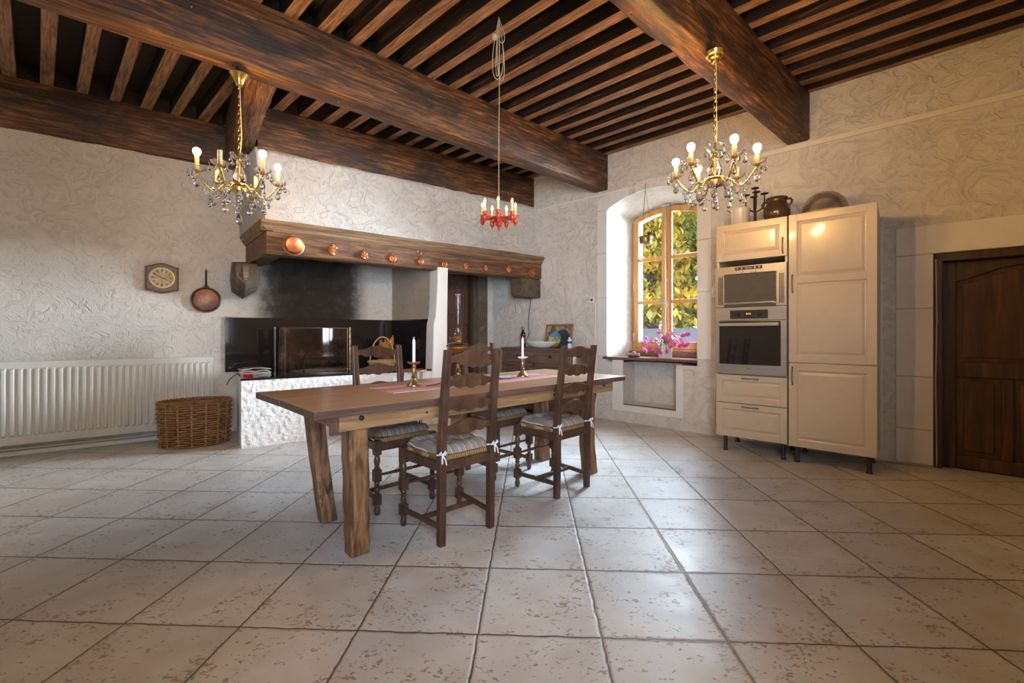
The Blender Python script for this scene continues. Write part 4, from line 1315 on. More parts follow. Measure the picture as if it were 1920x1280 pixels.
# ------------------------------------------------------------------ dining table
tab = thing('dining_table', 'long rustic wooden dining table with rough square legs in the middle of the room', 'table', TB.at(0, 0, 0), radians(TB.deg))
mb = MB()
def plank(m, y0, y1, x0, x1, seed, skew=0.0):
    r = random.Random(seed)
    n = 16
    loops = []
    for i in range(n + 1):
        t = i / n
        x = x0 + (x1 - x0) * t
        e0, e1 = r.uniform(-0.003, 0.003), r.uniform(-0.003, 0.003)
        sk = skew if i == 0 else 0
        loops.append([(x, y0 + e0, 0.713), (x + sk, y1 + e1, 0.713), (x + sk, y1 + e1, 0.75), (x, y0 + e0, 0.75)])
    m.loft(loops)
plank(mb, 0.0, 0.496, 0.0, 2.425, 1, -0.012)
plank(mb, 0.513, 0.915, -0.014, 2.45, 2, -0.022)
mb.box(0.01, 2.42, 0.49, 0.52, 0.716, 0.744)
top = mb.obj('tabletop', 'table', tab, bevel=0.004)
top.data.materials.append(M['tableedge'])
for p in top.data.polygons:
    if p.normal.z < 0.5 or p.center.z < 0.747: p.material_index = 1
for nm, a in (('apron', (0.13, 2.33, 0.052, 0.082, 0.632, 0.713)), ('apron', (0.13, 2.33, 0.80, 0.83, 0.632, 0.713)), ('apron', (0.135, 0.165, 0.082, 0.80, 0.632, 0.713)), ('apron', (2.295, 2.325, 0.082, 0.80, 0.632, 0.713))):
    mb = MB(); mb.box(*a); mb.obj(nm, 'apronwood', tab, bevel=0.004)
def leg(p_top, p_bot, s, seed, bow=(0, 0)):
    r = random.Random(seed)
    m = MB(); loops = []
    for i in range(13):
        t = i / 12
        z = 0.712 * (1 - t)
        cx = p_top[0] + (p_bot[0] - p_top[0]) * t + bow[0] * sin(pi * t) + r.uniform(-.003, .003)
        cy = p_top[1] + (p_bot[1] - p_top[1]) * t + bow[1] * sin(pi * t) + r.uniform(-.003, .003)
        h = s / 2 * (1 + 0.05 * sin(3 * t + seed)) 
        loops.append([(cx - h, cy - h, z), (cx + h, cy - h, z), (cx + h, cy + h, z), (cx - h, cy + h, z)])
    return m.loft(loops)
leg((0.235, 0.135), (0.248, 0.132), 0.098, 1).obj('leg', 'tableleg', tab, bevel=0.008)
leg((0.225, 0.735), (0.275, 0.615), 0.092, 2, (0.0, 0.02)).obj('leg', 'tableleg', tab, bevel=0.008)
leg((2.13, 0.135), (2.125, 0.130), 0.095, 3, (-0.02, 0.012)).obj('leg', 'tableleg', tab, bevel=0.008)
leg((2.12, 0.70), (2.10, 0.625), 0.10, 4, (0.01, -0.015)).obj('leg', 'tableleg', tab, bevel=0.008)
for x, y, fy in ((0.235, 0.046, 0), (2.20, 0.046, 0), (0.60, 0.050, 0), (1.62, 0.05, 0)):
    mb = MB(); r_ = 0.0125 if x in (0.235, 2.20) else 0.006
    mb.lathe([(r_, -0.012), (r_, 0.002), (r_ * 0.7, 0.006), (0, 0.007)], 14, (x, y, 0.688 if r_ > 0.01 else 0.67), 'y'); mb.obj('bolt_head', 'black', tab, smooth=40)
mb = MB(); mb.lathe([(0.0125, -0.012), (0.0125, 0.002), (0.008, 0.006), (0, 0.007)], 14, (0, 0, 0)); 
bo = mb.obj('bolt_head', 'black', tab, smooth=40); bo.location = (0.131, 0.30, 0.675); bo.rotation_euler = (0, -pi / 2, 0)

# ------------------------------------------------------------------ chairs
def make_chair(label):
    t = thing('ladder_back_chair', label, 'chair', group='rush seated ladder-back chairs at the table')
    def square(m, x, y, h, z0, z1, h1=None):
        h1 = h1 or h
        m.loft([[(x - a, y - a, z) for a in ()] or [(x - hh, y - hh, z), (x + hh, y - hh, z), (x + hh, y + hh, z), (x - hh, y + hh, z)] for z, hh in ((z0, h), (z1, h1))])
    for s in (-1, 1):
        x, y = s * 0.193, 0.170
        mb = MB()
        square(mb, x, y, 0.020, 0.365, 0.45); square(mb, x, y, 0.021, 0.205, 0.275); square(mb, x, y, 0.020, 0.065, 0.125)
        mb.lathe([(0.014, 0.270), (0.019, 0.278), (0.019, 0.284), (0.012, 0.292), (0.016, 0.31), (0.0195, 0.33), (0.016, 0.350), (0.011, 0.357), (0.018, 0.362), (0.015, 0.37)], 16, (x, y, 0))
        mb.lathe([(0.014, 0.12), (0.019, 0.127), (0.013, 0.134), (0.0175, 0.15), (0.012, 0.168), (0.018, 0.178), (0.012, 0.186), (0.0185, 0.196), (0.014, 0.208)], 16, (x, y, 0))
        mb.lathe([(0.010, 0.0), (0.016, 0.006), (0.0185, 0.03), (0.013, 0.052), (0.018, 0.060), (0.014, 0.07)], 16, (x, y, 0))
        mb.obj('leg', 'chair', t, smooth=40)
        x, y = s * 0.163, -0.178
        mb = MB()
        loops = []
        for z, dy, h in ((0.0, 0.004, 0.018), (0.25, 0.0, 0.019), (0.45, 0.0, 0.0195), (0.6, -0.010, 0.019), (0.8, -0.032, 0.018), (1.015, -0.060, 0.017)):
            loops.append([(x - h, y + dy - h, z), (x + h, y + dy - h, z), (x + h, y + dy + h, z), (x - h, y + dy + h, z)])
        mb.loft(loops)
        mb.obj('leg', 'chair', t, bevel=0.003)
    lean = lambda z: -0.178 - (0.0 if z < 0.45 else 0.060 * ((z - 0.45) / 0.565) ** 1.25)
    for zc in (0.968, 0.845, 0.722, 0.60):
        mb = MB()
        topp, bot = [], []
        n = 28
        for i in range(n + 1):
            u = -1 + 2 * i / n
            xx = 0.158 * u
            c2 = cos(pi * u / 2) ** 2
            topp.append((xx, zc + 0.013 + 0.030 * c2 ** 1.3))
            bot.append((xx, zc - 0.021 - 0.012 * c2 - 0.0055 * cos(4 * pi * u)))
        pts = bot + topp[::-1]
        y0 = lean(zc)
        mb.prism(pts, y0 - 0.009, y0 + 0.009)
        mb.obj('back_slat', 'chair', t, bevel=0.002)
    mb = MB()
    for a, b_ in ((((-0.193, 0.17)), (0.193, 0.17)), ((-0.163, -0.178), (0.163, -0.178)), ((-0.193, 0.17), (-0.163, -0.178)), ((0.193, 0.17), (0.163, -0.178))):
        A, B = Vector((*a, 0)), Vector((*b_, 0)); d = (B - A).normalized(); nrm = Vector((-d.y, d.x, 0)) * 0.011
        mb.hexa([(A + nrm).to_tuple()[:2] + (0.385,), (A - nrm).to_tuple()[:2] + (0.385,), (A - nrm).to_tuple()[:2] + (0.432,), (A + nrm).to_tuple()[:2] + (0.432,)],
                [(B + nrm).to_tuple()[:2] + (0.385,), (B - nrm).to_tuple()[:2] + (0.385,), (B - nrm).to_tuple()[:2] + (0.432,), (B + nrm).to_tuple()[:2] + (0.432,)])
    mb.obj('seat_frame', 'chair', t)
    mb = MB()
    loops = []
    for z, k in ((0.427, 0.95), (0.434, 1.0), (0.450, 1.0), (0.458, 0.96), (0.455, 0.5), (0.452, 0.05)):
        loops.append([(-0.150 * k, -0.168 * k, z), (0.150 * k, -0.168 * k, z), (0.178 * k, 0.168 * k, z), (-0.178 * k, 0.168 * k, z)])
    mb.loft(loops)
    mb.obj('rush_seat', 'rush', t, bevel=0.004)
    mb = MB()
    prof = [(0.007, -0.18), (0.009, -0.10), (0.011, -0.06), (0.008, -0.045)]
    for j in range(5): prof += [(0.0125, -0.040 + j * 0.018), (0.008, -0.032 + j * 0.018)]
    prof += [(0.011, 0.06), (0.009, 0.10), (0.007, 0.18)]
    mb.lathe(prof, 12, (0, 0.17, 0.24), 'x')
    mb.obj('turned_stretcher', 'chair', t, smooth=35)
    for s in (-1, 1):
        mb = MB(); a, b_ = Vector((s * 0.193, 0.17, 0.095)), Vector((s * 0.163, -0.178, 0.095))
        mb.hexa([(a.x - .009, a.y, .083), (a.x + .009, a.y, .083), (a.x + .009, a.y, .108), (a.x - .009, a.y, .108)], [(b_.x - .009, b_.y, .083), (b_.x + .009, b_.y, .083), (b_.x + .009, b_.y, .108), (b_.x - .009, b_.y, .108)])
        mb.obj('side_stretcher', 'chair', t, bevel=0.002)
    mb = MB(); mb.box(-0.178, 0.178, -0.012, 0.010, 0.084, 0.107); mb.obj('cross_stretcher', 'chair', t, bevel=0.002)
    return t
def make_cushion(label):
    t = thing('seat_cushion', label, 'cushion', group='striped tie-on cushions')
    mb = MB()
    n = 26
    tufts = [(-0.4, -0.4), (0.4, -0.4), (-0.4, 0.4), (0.4, 0.4), (0, 0)]
    up, dn = [], []
    for j in range(n + 1):
        for i in range(n + 1):
            u, v = -1 + 2 * i / n, -1 + 2 * j / n
            k = 1 / max(1e-6, (abs(u) ** 5 + abs(v) ** 5) ** (1 / 5)) * max(abs(u), abs(v)) if (u or v) else 1
            uu, vv = u * k, v * k
            e = max(abs(u), abs(v))
            th_ = 0.040 * sqrt(max(0.0, 1 - e ** 5))
            for (tx, ty) in tufts:
                d2 = (u - tx) ** 2 + (v - ty) ** 2
                th_ -= 0.022 * math.exp(-d2 / 0.030) * (1 if th_ > 0.012 else 0.3)
            wob = 0.004 * sin(5 * u + 2) * sin(4 * v) + 0.003 * sin(9 * v + 1)
            wx = 0.186 + 0.010 * v
            up.append((uu * wx + 0.003 * sin(7 * v), vv * 0.190 + 0.003 * sin(6 * u), 0.010 + max(th_, 0.0) + (wob if e < 0.95 else 0)))
            dn.append((uu * wx + 0.003 * sin(7 * v), vv * 0.190 + 0.003 * sin(6 * u), 0.010 - 0.010 * sqrt(max(0.0, 1 - e ** 4))))
    N1 = n + 1
    fs = []
    for j in range(n):
        for i in range(n):
            a = j * N1 + i
            fs.append((a, a + 1, a + N1 + 1, a + N1))
            o_ = N1 * N1
            fs.append((o_ + a + N1, o_ + a + N1 + 1, o_ + a + 1, o_ + a))
    mb.add(up + dn, fs)
    pad = mb.obj('pad', 'cushion', t, smooth=80)
    for s in (-1, 1):
        mb = MB()
        x, y = s * 0.163, -0.178
        ringp = [(x + 0.024 * cos(2 * pi * k / 12), y + 0.024 * sin(2 * pi * k / 12), 0.016 + 0.003 * sin(k)) for k in range(12)]
        mb.tube(ringp, 0.0045, 6, True)
        bx, by = x + s * 0.010, y - 0.027
        mb.tube([(bx, by, 0.018), (bx - 0.014, by - 0.006, 0.036), (bx - 0.022, by - 0.004, 0.026), (bx, by, 0.018)], 0.0038, 6)
        mb.tube([(bx, by, 0.018), (bx + 0.014, by - 0.006, 0.038), (bx + 0.022, by - 0.004, 0.028), (bx, by, 0.018)], 0.0038, 6)
        mb.tube([(bx, by, 0.018), (bx + 0.012, by - 0.008, -0.006), (bx + 0.018, by - 0.008, -0.034)], 0.004, 6)
        mb.tube([(bx, by, 0.018), (bx - 0.008, by - 0.008, -0.004), (bx - 0.006, by - 0.008, -0.024)], 0.004, 6)
        mb.tube([(s * 0.15, -0.165, 0.012), (x, y + 0.022, 0.016)], 0.004, 6)
        mb.obj('tie_bow', 'tie', t, smooth=60)
    return t
CH = [((-0.362, 2.487), 42.0, 'ladder-back chair with its back to the camera, nearest to the table\'s left end', 'striped cushion on the ladder-back chair nearest to the camera'),
      ((0.296, 3.132), 43.5, 'ladder-back chair at the table\'s right end, on the camera side', 'striped cushion on the right-hand chair on the camera side of the table'),
      ((-0.788, 2.885), 222.5, 'ladder-back chair facing the camera across the table, in front of the fireplace', 'striped cushion on the chair that faces out from the fireplace, half under the table'),
      ((-0.118, 3.505), 225.0, 'ladder-back chair on the far side of the table in front of the buffet', 'striped cushion on the chair in front of the buffet and the back door')]
for i, ((x, y), rz, lb, lc) in enumerate(CH):
    if i == 0:
        c0 = make_chair(lb); c0.location = (x, y, 0); c0.rotation_euler = (0, 0, radians(rz))
        k0 = make_cushion(lc); k0.location = (x, y, 0.4585); k0.rotation_euler = (0, 0, radians(rz))
    else:
        copy_thing(c0, (x, y, 0), radians(rz), lb)
        copy_thing(k0, (x, y, 0.4585), radians(rz), lc)

# ------------------------------------------------------------------ on the table
ZT = 0.7505
mb = MB()
n = 30
vs, fs = [], []
for i in range(n + 1):
    for j in range(9):
        x = 0.545 + 1.475 * i / n; y = 0.325 + 0.325 * j / 8
        vs.append((x - 0.545, y - 0.325, 0.0012 + 0.0008 * sin(i * 1.3) * sin(j)))
for i in range(n):
    for j in range(8):
        fs.append((i * 9 + j, i * 9 + 9 + j, i * 9 + 10 + j, i * 9 + j + 1))
mb.add(vs, fs)
M['runner'] = striped('pink_striped_cotton', 'Y', [(0.0, (0.62, 0.57, 0.60)), (0.03, (0.52, 0.12, 0.19)), (0.06, (0.60, 0.25, 0.31)), (0.30, (0.50, 0.12, 0.19)), (0.36, (0.235, 0.235, 0.245)), (0.63, (0.50, 0.12, 0.19)), (0.69, (0.60, 0.25, 0.31)), (0.94, (0.52, 0.12, 0.19)), (0.97, (0.62, 0.57, 0.60))], 0.9, 1 / 0.326)
o = mb.obj('table_runner', 'runner', None, loc=TB.at(0.545, 0.325, ZT), rotz=radians(TB.deg)); tag(o, 'pink and grey striped runner lying along the table', 'table runner')
md = o.modifiers.new('thickness', 'SOLIDIFY'); md.thickness = 0.0015; md.offset = 1
ZR = ZT + 0.0038
def candlestick(x, y, label, clabel):
    t = thing('brass_candlestick', label, 'candlestick', TB.at(x, y, ZR), 0, 'brass candlesticks on the table')
    mb = MB(); mb.lathe([(0.0, 0.0), (0.046, 0.0), (0.045, 0.006), (0.036, 0.014), (0.026, 0.030), (0.015, 0.040), (0.012, 0.05), (0.017, 0.058), (0.011, 0.066), (0.013, 0.08), (0.017, 0.10), (0.013, 0.115), (0.016, 0.122), (0.011, 0.132), (0.012, 0.142), (0.0, 0.143)], 24); mb.obj('stem', 'oldbrass', t, smooth=35)
    mb = MB(); mb.lathe([(0.010, 0.138), (0.030, 0.142), (0.042, 0.152), (0.043, 0.156), (0.030, 0.147), (0.010, 0.143)], 24); mb.obj('drip_dish', 'porcelain' if 'right' in label else 'copper', t, smooth=40)
    c = thing('taper_candle', clabel, 'candle', TB.at(x, y, ZR + 0.142), 0, 'white table candles')
    mb = MB(); mb.lathe([(0.0098, 0.002), (0.0102, 0.02), (0.0098, 0.150), (0.007, 0.162), (0.002, 0.168), (0.0, 0.169)], 8); mb.obj('wax', 'candle', c, smooth=30)
    mb = MB(); mb.tube([(0, 0, 0.167), (0.001, 0, 0.174), (0.003, 0, 0.178)], 0.0022, 6); mb.obj('wick', 'candle', c)
candlestick(0.80, 0.542, 'brass candlestick on the runner in front of the fireplace', 'white candle in the candlestick in front of the fireplace')
candlestick(1.761, 0.515, 'brass candlestick on the right end of the runner in front of the buffet', 'white candle in the candlestick in front of the buffet')
sn = thing('candle_snuffer', 'black cone candle snuffer lying on the runner beside the left candlestick', 'snuffer', TB.at(1.0, 0.475, ZR), radians(TB.deg + 14))
mb = MB(); mb.T = Matrix.Translation((0, 0, 0.018)) @ Matrix.Rotation(radians(-8), 4, 'Y'); mb.lathe([(0.018, 0.045), (0.0175, 0.03), (0.012, 0.0), (0.004, -0.02)], 16, (0, 0, 0), 'x', caps=False); a = mb.obj('cone', 'iron', sn, smooth=50)
md = a.modifiers.new('thickness', 'SOLIDIFY'); md.thickness = 0.0015
mb = MB(); mb.tube([(-0.02, 0, 0.018), (-0.08, 0.0, 0.008), (-0.17, 0.01, 0.004)], 0.003, 6); mb.obj('handle', 'iron', sn, smooth=60)
lampt = thing('oil_lamp', 'tall brass oil lamp with a clear glass chimney and amber oil', 'oil lamp', TB.at(1.27, 0.71, ZT), 0)
mb = MB(); mb.lathe([(0.0, 0), (0.062, 0.0), (0.060, 0.008), (0.046, 0.016), (0.030, 0.028), (0.018, 0.036), (0.016, 0.05), (0.024, 0.06), (0.015, 0.068), (0.020, 0.078), (0.012, 0.086), (0.011, 0.18), (0.014, 0.188), (0.02, 0.196), (0.012, 0.2)], 24); mb.obj('base', 'oldbrass', lampt, smooth=35)
n = 40
def gadroon(m, prof, am):
    loops = []
    for r, z in prof:
        loops.append([(r * (1 + am * abs(cos(7 * 2 * pi * k / n))) * cos(2 * pi * k / n), r * (1 + am * abs(cos(7 * 2 * pi * k / n))) * sin(2 * pi * k / n), z) for k in range(n)])
    return m.loft(loops)
mb = MB(); gadroon(mb, [(0.012, 0.198), (0.04, 0.206), (0.066, 0.222), (0.082, 0.242), (0.082, 0.258), (0.066, 0.272), (0.03, 0.278), (0.012, 0.28)], 0.06); font = mb.obj('oil_font', 'pressed', lampt, smooth=40)
mb = MB(); mb.lathe([(0.0, 0.204), (0.036, 0.208), (0.060, 0.222), (0.076, 0.240), (0.076, 0.243), (0.0, 0.243)], 32); mb.obj('oil', 'oil', font, smooth=40)
mb = MB(); mb.lathe([(0.016, 0.276), (0.024, 0.282), (0.020, 0.292), (0.030, 0.304), (0.032, 0.318), (0.026, 0.326), (0.033, 0.336), (0.028, 0.342), (0.0, 0.343)], 24); mb.lathe([(0.004, -0.06), (0.004, -0.025)], 8, (0, 0, 0.31), 'x'); mb.lathe([(0.010, 0.0), (0.010, 0.006)], 12, (-0.065, 0, 0.31), 'x'); mb.obj('burner', 'oldbrass', lampt, smooth=35)
mb = MB(); mb.lathe([(0.014, 0.342), (0.014, 0.362), (0.008, 0.372)], 16); mb.obj('wick_tube', 'iron', lampt, smooth=40)
mb = MB(); mb.lathe([(0.026, 0.340), (0.028, 0.37), (0.026, 0.395), (0.021, 0.41), (0.021, 0.645)], 24, caps=False); mb.lathe([(0.0195, 0.645), (0.0195, 0.41), (0.0245, 0.395), (0.0265, 0.37), (0.0245, 0.340)], 24, caps=False); mb.obj('glass_chimney', 'clear', lampt, smooth=60)
dsh = thing('small_dish', 'small shallow blue and white dish on the runner', 'dish', TB.at(1.575, 0.515, ZR), 0)
mb = MB(); mb.lathe([(0.0, 0.0), (0.05, 0.0), (0.066, 0.008), (0.067, 0.0095), (0.05, 0.004), (0.0, 0.003)], 32)
def ringed(name, stops, scale):
    m, nt, b = new_mat(name)
    mp = coords(nt)
    ln = N(nt, 'VectorMath', operation='LENGTH'); lk(nt, mp, 0, ln, 0)
    mu = N(nt, 'Math', operation='MULTIPLY'); mu.inputs[1].default_value = scale; nt.links.new(ln.outputs['Value'], mu.inputs[0])
    r = ramp(nt, stops); lk(nt, mu, 0, r, 0)
    setc(nt, b, 'Base Color', (r, 0)); b.inputs['Roughness'].default_value = 0.2
    return m
mb.obj('plate', ringed('blue_rim_glaze', [(0.0, (0.13, 0.2, 0.33)), (0.6, (0.30, 0.38, 0.5)), (0.8, (0.72, 0.74, 0.78))], 15.0), dsh, smooth=40)
# ------------------------------------------------------------------ kitchen cabinets
CY = -0.60
def framed_door(m, x0, x1, z0, z1, y, th=0.019, st=0.055, panels=None):
    """frame-and-panel front towards -y"""
    m.box(x0, x1, y, y + th, z0, z1)
def cab_front(parent, name, x0, x1, z0, z1, splits=(), st=0.06):
    mb = MB()
    y1 = CY + 0.021
    zs = [z0] + list(splits) + [z1]
    # stiles and rails
    mb.box(x0, x0 + st, CY, y1, z0, z1); mb.box(x1 - st, x1, CY, y1, z0, z1)
    rails = [(z0, z0 + st)] + [(s - st / 2, s + st / 2) for s in splits] + [(z1 - st, z1)]
    for a, b_ in rails: mb.box(x0 + st - .001, x1 - st + .001, CY, y1, a, b_)
    for i in range(len(rails) - 1):
        a, b_ = rails[i][1], rails[i + 1][0]
        xa, xb = x0 + st, x1 - st
        g, h = 0.010, 0.032
        o4 = [(xa, a), (xb, a), (xb, b_), (xa, b_)]
        i4 = [(xa + g, a + g), (xb - g, a + g), (xb - g, b_ - g), (xa + g, b_ - g)]
        r4 = [(xa + h, a + h), (xb - h, a + h), (xb - h, b_ - h), (xa + h, b_ - h)]
        mk = lambda p, y: [(q[0], y, q[1]) for q in p]
        mb.loft([mk(o4, CY + 0.006), mk(i4, CY + 0.012), mk(r4, CY + 0.003)], caps=False)
        mb.add(mk(r4, CY + 0.003), [(0, 1, 2, 3)])
    return mb.obj(name, 'cream', parent, bevel=0.0025)
def pull(parent, x, z, vert, L=0.135):
    mb = MB()
    pts = []
    for i in range(13):
        s = -1 + 2 * i / 12
        off = 0.026 * (1 - abs(s) ** 2.5)
        pts.append((x, CY - off - 0.002, z + s * L / 2) if vert else (x + s * L / 2, CY - off - 0.002, z))
    mb.tube(pts, [0.006 if i in (0, 12) else 0.0045 for i in range(13)], 8)
    mb.obj('handle', 'handle', parent, smooth=60)
def cab_foot(parent, x, y, h):
    mb = MB(); mb.lathe([(0.022, 0), (0.024, 0.008), (0.018, 0.014), (0.0165, 0.02), (0.0165, h), (0.0, h)], 16, (x, y, 0)); mb.obj('foot', 'black', parent, smooth=40)
ca = thing('oven_cabinet', 'tall cream cabinet with a built-in oven, drawers below and door above', 'cabinet', RW.at(0, 0, 0), radians(RW.deg))
A0, A1 = 3.540, 4.112
mb = MB()
mb.box(A0 + .002, A0 + .02, CY + .022, -0.02, 0.148, 2.097); mb.box(A1 - .02, A1 - .002, CY + .022, -0.02, 0.148, 2.097)
mb.box(A0 + .02, A1 - .02, CY + .022, -0.02, 2.079, 2.097); mb.box(A0 + .02, A1 - .02, CY + .022, -0.02, 0.148, 0.166); mb.box(A0 + .02, A1 - .02, -0.03, -0.02, 0.16, 2.08)
mb.box(A0 + .02, A1 - .02, CY + .03, -0.02, 1.775, 1.79); mb.box(A0 + .02, A1 - .02, CY + .06, -0.02, 0.712, 0.728)
mb.obj('carcass', 'carcass', ca)
d = cab_front(ca, 'upper_door', A0, A1, 1.762, 2.097); pull(d, A1 - 0.033, 1.85, True)
d = cab_front(ca, 'drawer', A0, A1, 0.461, 0.716, st=0.052); pull(d, (A0 + A1) / 2, 0.690, False)
d = cab_front(ca, 'drawer', A0, A1, 0.148, 0.456, st=0.055); pull(d, (A0 + A1) / 2, 0.432, False)
for x, y in ((A0 + .06, CY + .075), (A1 - .04, CY + .075), (A0 + .06, -0.12), (A1 - .04, -0.12)): cab_foot(ca, x, y, 0.15)
cb = thing('tall_cabinet', 'tall cream cabinet with two panelled doors beside the dark door', 'cabinet', RW.at(0, 0, 0), radians(RW.deg))
B0, B1 = 4.122, 4.700
mb = MB()
mb.box(B0 + .002, B0 + .02, CY + .022, -0.02, 0.142, 2.10); mb.box(B1 - .02, B1 - .001, CY + .022, -0.02, 0.142, 2.10)
mb.box(B0 + .02, B1 - .02, CY + .022, -0.02, 2.082, 2.10); mb.box(B0 + .02, B1 - .02, CY + .022, -0.02, 0.142, 0.16); mb.box(B0 + .02, B1 - .02, -0.03, -0.02, 0.15, 2.09)
mb.box(B0 + .02, B1 - .02, CY + .022, CY + .05, 0.835, 0.862)
mb.obj('carcass', 'carcass', cb)
d = cab_front(cb, 'upper_door', B0, B1, 0.853, 2.10, (1.548,)); pull(d, B0 + 0.028, 1.516, True, 0.15)
d = cab_front(cb, 'lower_door', B0, B1, 0.142, 0.843); pull(d, B0 + 0.028, 0.738, True, 0.15)
for x, y in ((B0 + .05, CY + .075), (B1 - .05, CY + .075), (B0 + .05, -0.12), (B1 - .05, -0.12)): cab_foot(cb, x, y, 0.145)

def text(s, size, loc, mat, parent, name, extr=0.0004):
    cu = bpy.data.curves.new(name, 'FONT')
    cu.body = s; cu.size = size; cu.align_x = 'CENTER'; cu.align_y = 'CENTER'; cu.extrude = extr
    cu.materials.append(M[mat])
    tmp = bpy.data.objects.new(name + '_curve', cu)
    COL.objects.link(tmp)
    bpy.context.view_layer.update()
    me = bpy.data.meshes.new_from_object(tmp.evaluated_get(bpy.context.evaluated_depsgraph_get()))
    bpy.data.objects.remove(tmp)
    o = bpy.data.objects.new(name, me); COL.objects.link(o); o.parent = parent
    o.location = loc; o.rotation_euler = (pi / 2, 0, 0)
    return o
# built-in microwave
XC = (A0 + A1) / 2
mw = thing('microwave_oven', 'built-in steel microwave with a mirrored door above the oven', 'microwave', RW.at(0, 0, 0), radians(RW.deg))
YO = CY - 0.012
mb = MB()
X0, X1_ = A0 - 0.004, A1 - 0.002
mb.box(X0, X1_, YO, CY + .02, 1.636, 1.707); mb.box(X0, X0 + .075, YO, CY + .02, 1.337, 1.637); mb.box(X1_ - .078, X1_, YO, CY + .02, 1.337, 1.637)
mb.box(X0 + .03, X1_ - .03, CY + .02, -0.10, 1.345, 1.70)
mb.obj('housing', 'steel', mw, bevel=0.002)
mb = MB(); mb.box(X0 + .077, X1_ - .08, YO - .004, CY + .02, 1.339, 1.632); md_ = mb.obj('glass_door', 'mirrorglass', mw, bevel=0.002)
mb = MB(); mb.tube([(X0 + .085, YO - .03, 1.368), (X1_ - .09, YO - .03, 1.368)], 0.009); mb.box(X0 + .09, X0 + .10, YO - .03, YO, 1.364, 1.372); mb.box(X1_ - .105, X1_ - .095, YO - .03, YO, 1.364, 1.372); mb.obj('handle', 'chrome', md_, smooth=50)
for x in (X0 + .027, X1_ - .055):
    mb = MB()
    for k in range(4): mb.box(x + .010 * k, x + .010 * k + .005, YO - .0015, YO + .004, 1.36, 1.615)
    mb.obj('vent', 'gap', mw)
for xa in (X0 + .066, X1_ - .079):
    mb = MB(); mb.box(xa, xa + .007, YO - .006, YO, 1.35, 1.63); mb.obj('trim_strip', 'brass', mw)
mb = MB(); mb.box(XC - .120, XC + .100, YO - .002, YO + .003, 1.669, 1.697); pn = mb.obj('control_strip', 'black', mw)
for k, dx in enumerate((-.098, -.064, .042, .076)):
    mb = MB(); mb.lathe([(0.0075, 0.0), (0.0075, 0.006), (0.006, 0.009), (0, 0.009)], 14, (XC + dx, YO, 1.683), 'y'); mb.obj('button', 'chrome', pn, smooth=40)
for k, (dx, r_) in enumerate(((-.066, .0125), (-.028, .006), (.005, .006), (.042, .0125))):
    mb = MB(); mb.lathe([(r_, 0.0), (r_, 0.010), (r_ * .85, 0.013), (0, 0.013)], 18, (XC + dx, YO, 1.655), 'y'); mb.obj('knob', 'chrome', mw, smooth=40)
mb = MB(); mb.box(XC - .038, XC + .016, YO - .0026, YO - .001, 1.677, 1.690); mb.obj('display', 'handle', pn)
# built-in oven
ov = thing('built_in_oven', 'built-in steel oven with a black glass door and amber clock', 'oven', RW.at(0, 0, 0), radians(RW.deg))
mb = MB(); mb.box(X0, X1_, YO, CY + .02, 1.213, 1.334); mb.box(X0 + .03, X1_ - .03, CY + .02, -0.10, 0.735, 1.335); mb.obj('control_panel', 'steel', ov, bevel=0.002)
mb = MB(); mb.box(X0, X1_, YO - .004, CY + .02, 0.727, 1.208); od = mb.obj('oven_door', 'steel', ov, bevel=0.003)
mb = MB(); mb.box(X0 + .036, X1_ - .042, YO - .007, YO + .003, 0.815, 1.205); mb.obj('door_glass', 'blackglass', od, bevel=0.001)
mb = MB(); mb.box(X0 + .045, X1_ - .055, YO - .045, YO - .030, 1.163, 1.190); mb.box(X0 + .06, X0 + .075, YO - .032, YO - .004, 1.17, 1.184); mb.box(X1_ - .085, X1_ - .07, YO - .032, YO - .004, 1.17, 1.184); mb.obj('handle', 'chrome', od, bevel=0.003)
mb = MB(); mb.box(XC - .162, XC + .144, YO - .002, YO + .003, 1.228, 1.306); fp = mb.obj('control_fascia', 'black', ov)
for dx in (-.098, .080):
    mb = MB(); mb.lathe([(0.017, 0.0), (0.016, 0.014), (0.013, 0.016), (0, 0.016)], 20, (XC + dx, YO - .001, 1.270), 'y'); mb.obj('knob', 'gap', fp, smooth=40)
mb = MB(); mb.box(XC - .035, XC + .017, YO - .003, YO - .001, 1.252, 1.290); mb.obj('display', 'gap', fp)
text('8:12', 0.022, (XC - .009, YO - .0036, 1.2715), 'digit', fp, 'display_digits')
text('Miele', 0.018, (XC - .010, YO - .0048, 0.778), 'gap', od, 'brand_lettering')

# on top of the cabinets
ZC = 2.098
pt = thing('enamel_pot', 'old white enamel pot on the left end of the cabinet top', 'pot', **in_frame(RW, 3.685, -0.36, ZC))
mb = MB(); mb.lathe([(0.0, 0.0), (0.066, 0.0), (0.076, 0.012), (0.083, 0.16), (0.090, 0.185), (0.087, 0.188), (0.080, 0.16), (0.072, 0.015), (0.0, 0.01)], 32); mb.obj('pot_body', 'enamel', pt, smooth=40)
mb = MB(); mb.tube([(-0.084, 0, 0.175), (-0.115, -0.01, 0.195), (-0.085, 0.02, 0.165)], 0.003, 6); mb.tube([(0.084, 0, 0.165), (0.11, 0.0, 0.15), (0.085, 0.02, 0.16)], 0.003, 6); mb.obj('wire_handle', 'iron', pt, smooth=60)
cd = thing('iron_candelabrum', 'black iron candelabrum with five arms on the cabinet top', 'candelabrum', **in_frame(RW, 3.805, -0.33, ZC))
mb = MB(); mb.lathe([(0.0, 0), (0.06, 0.0), (0.055, 0.008), (0.018, 0.018), (0.013, 0.03), (0.012, 0.13), (0.016, 0.145), (0.0, 0.16)], 20); mb.obj('stem', 'iron', cd, smooth=40)
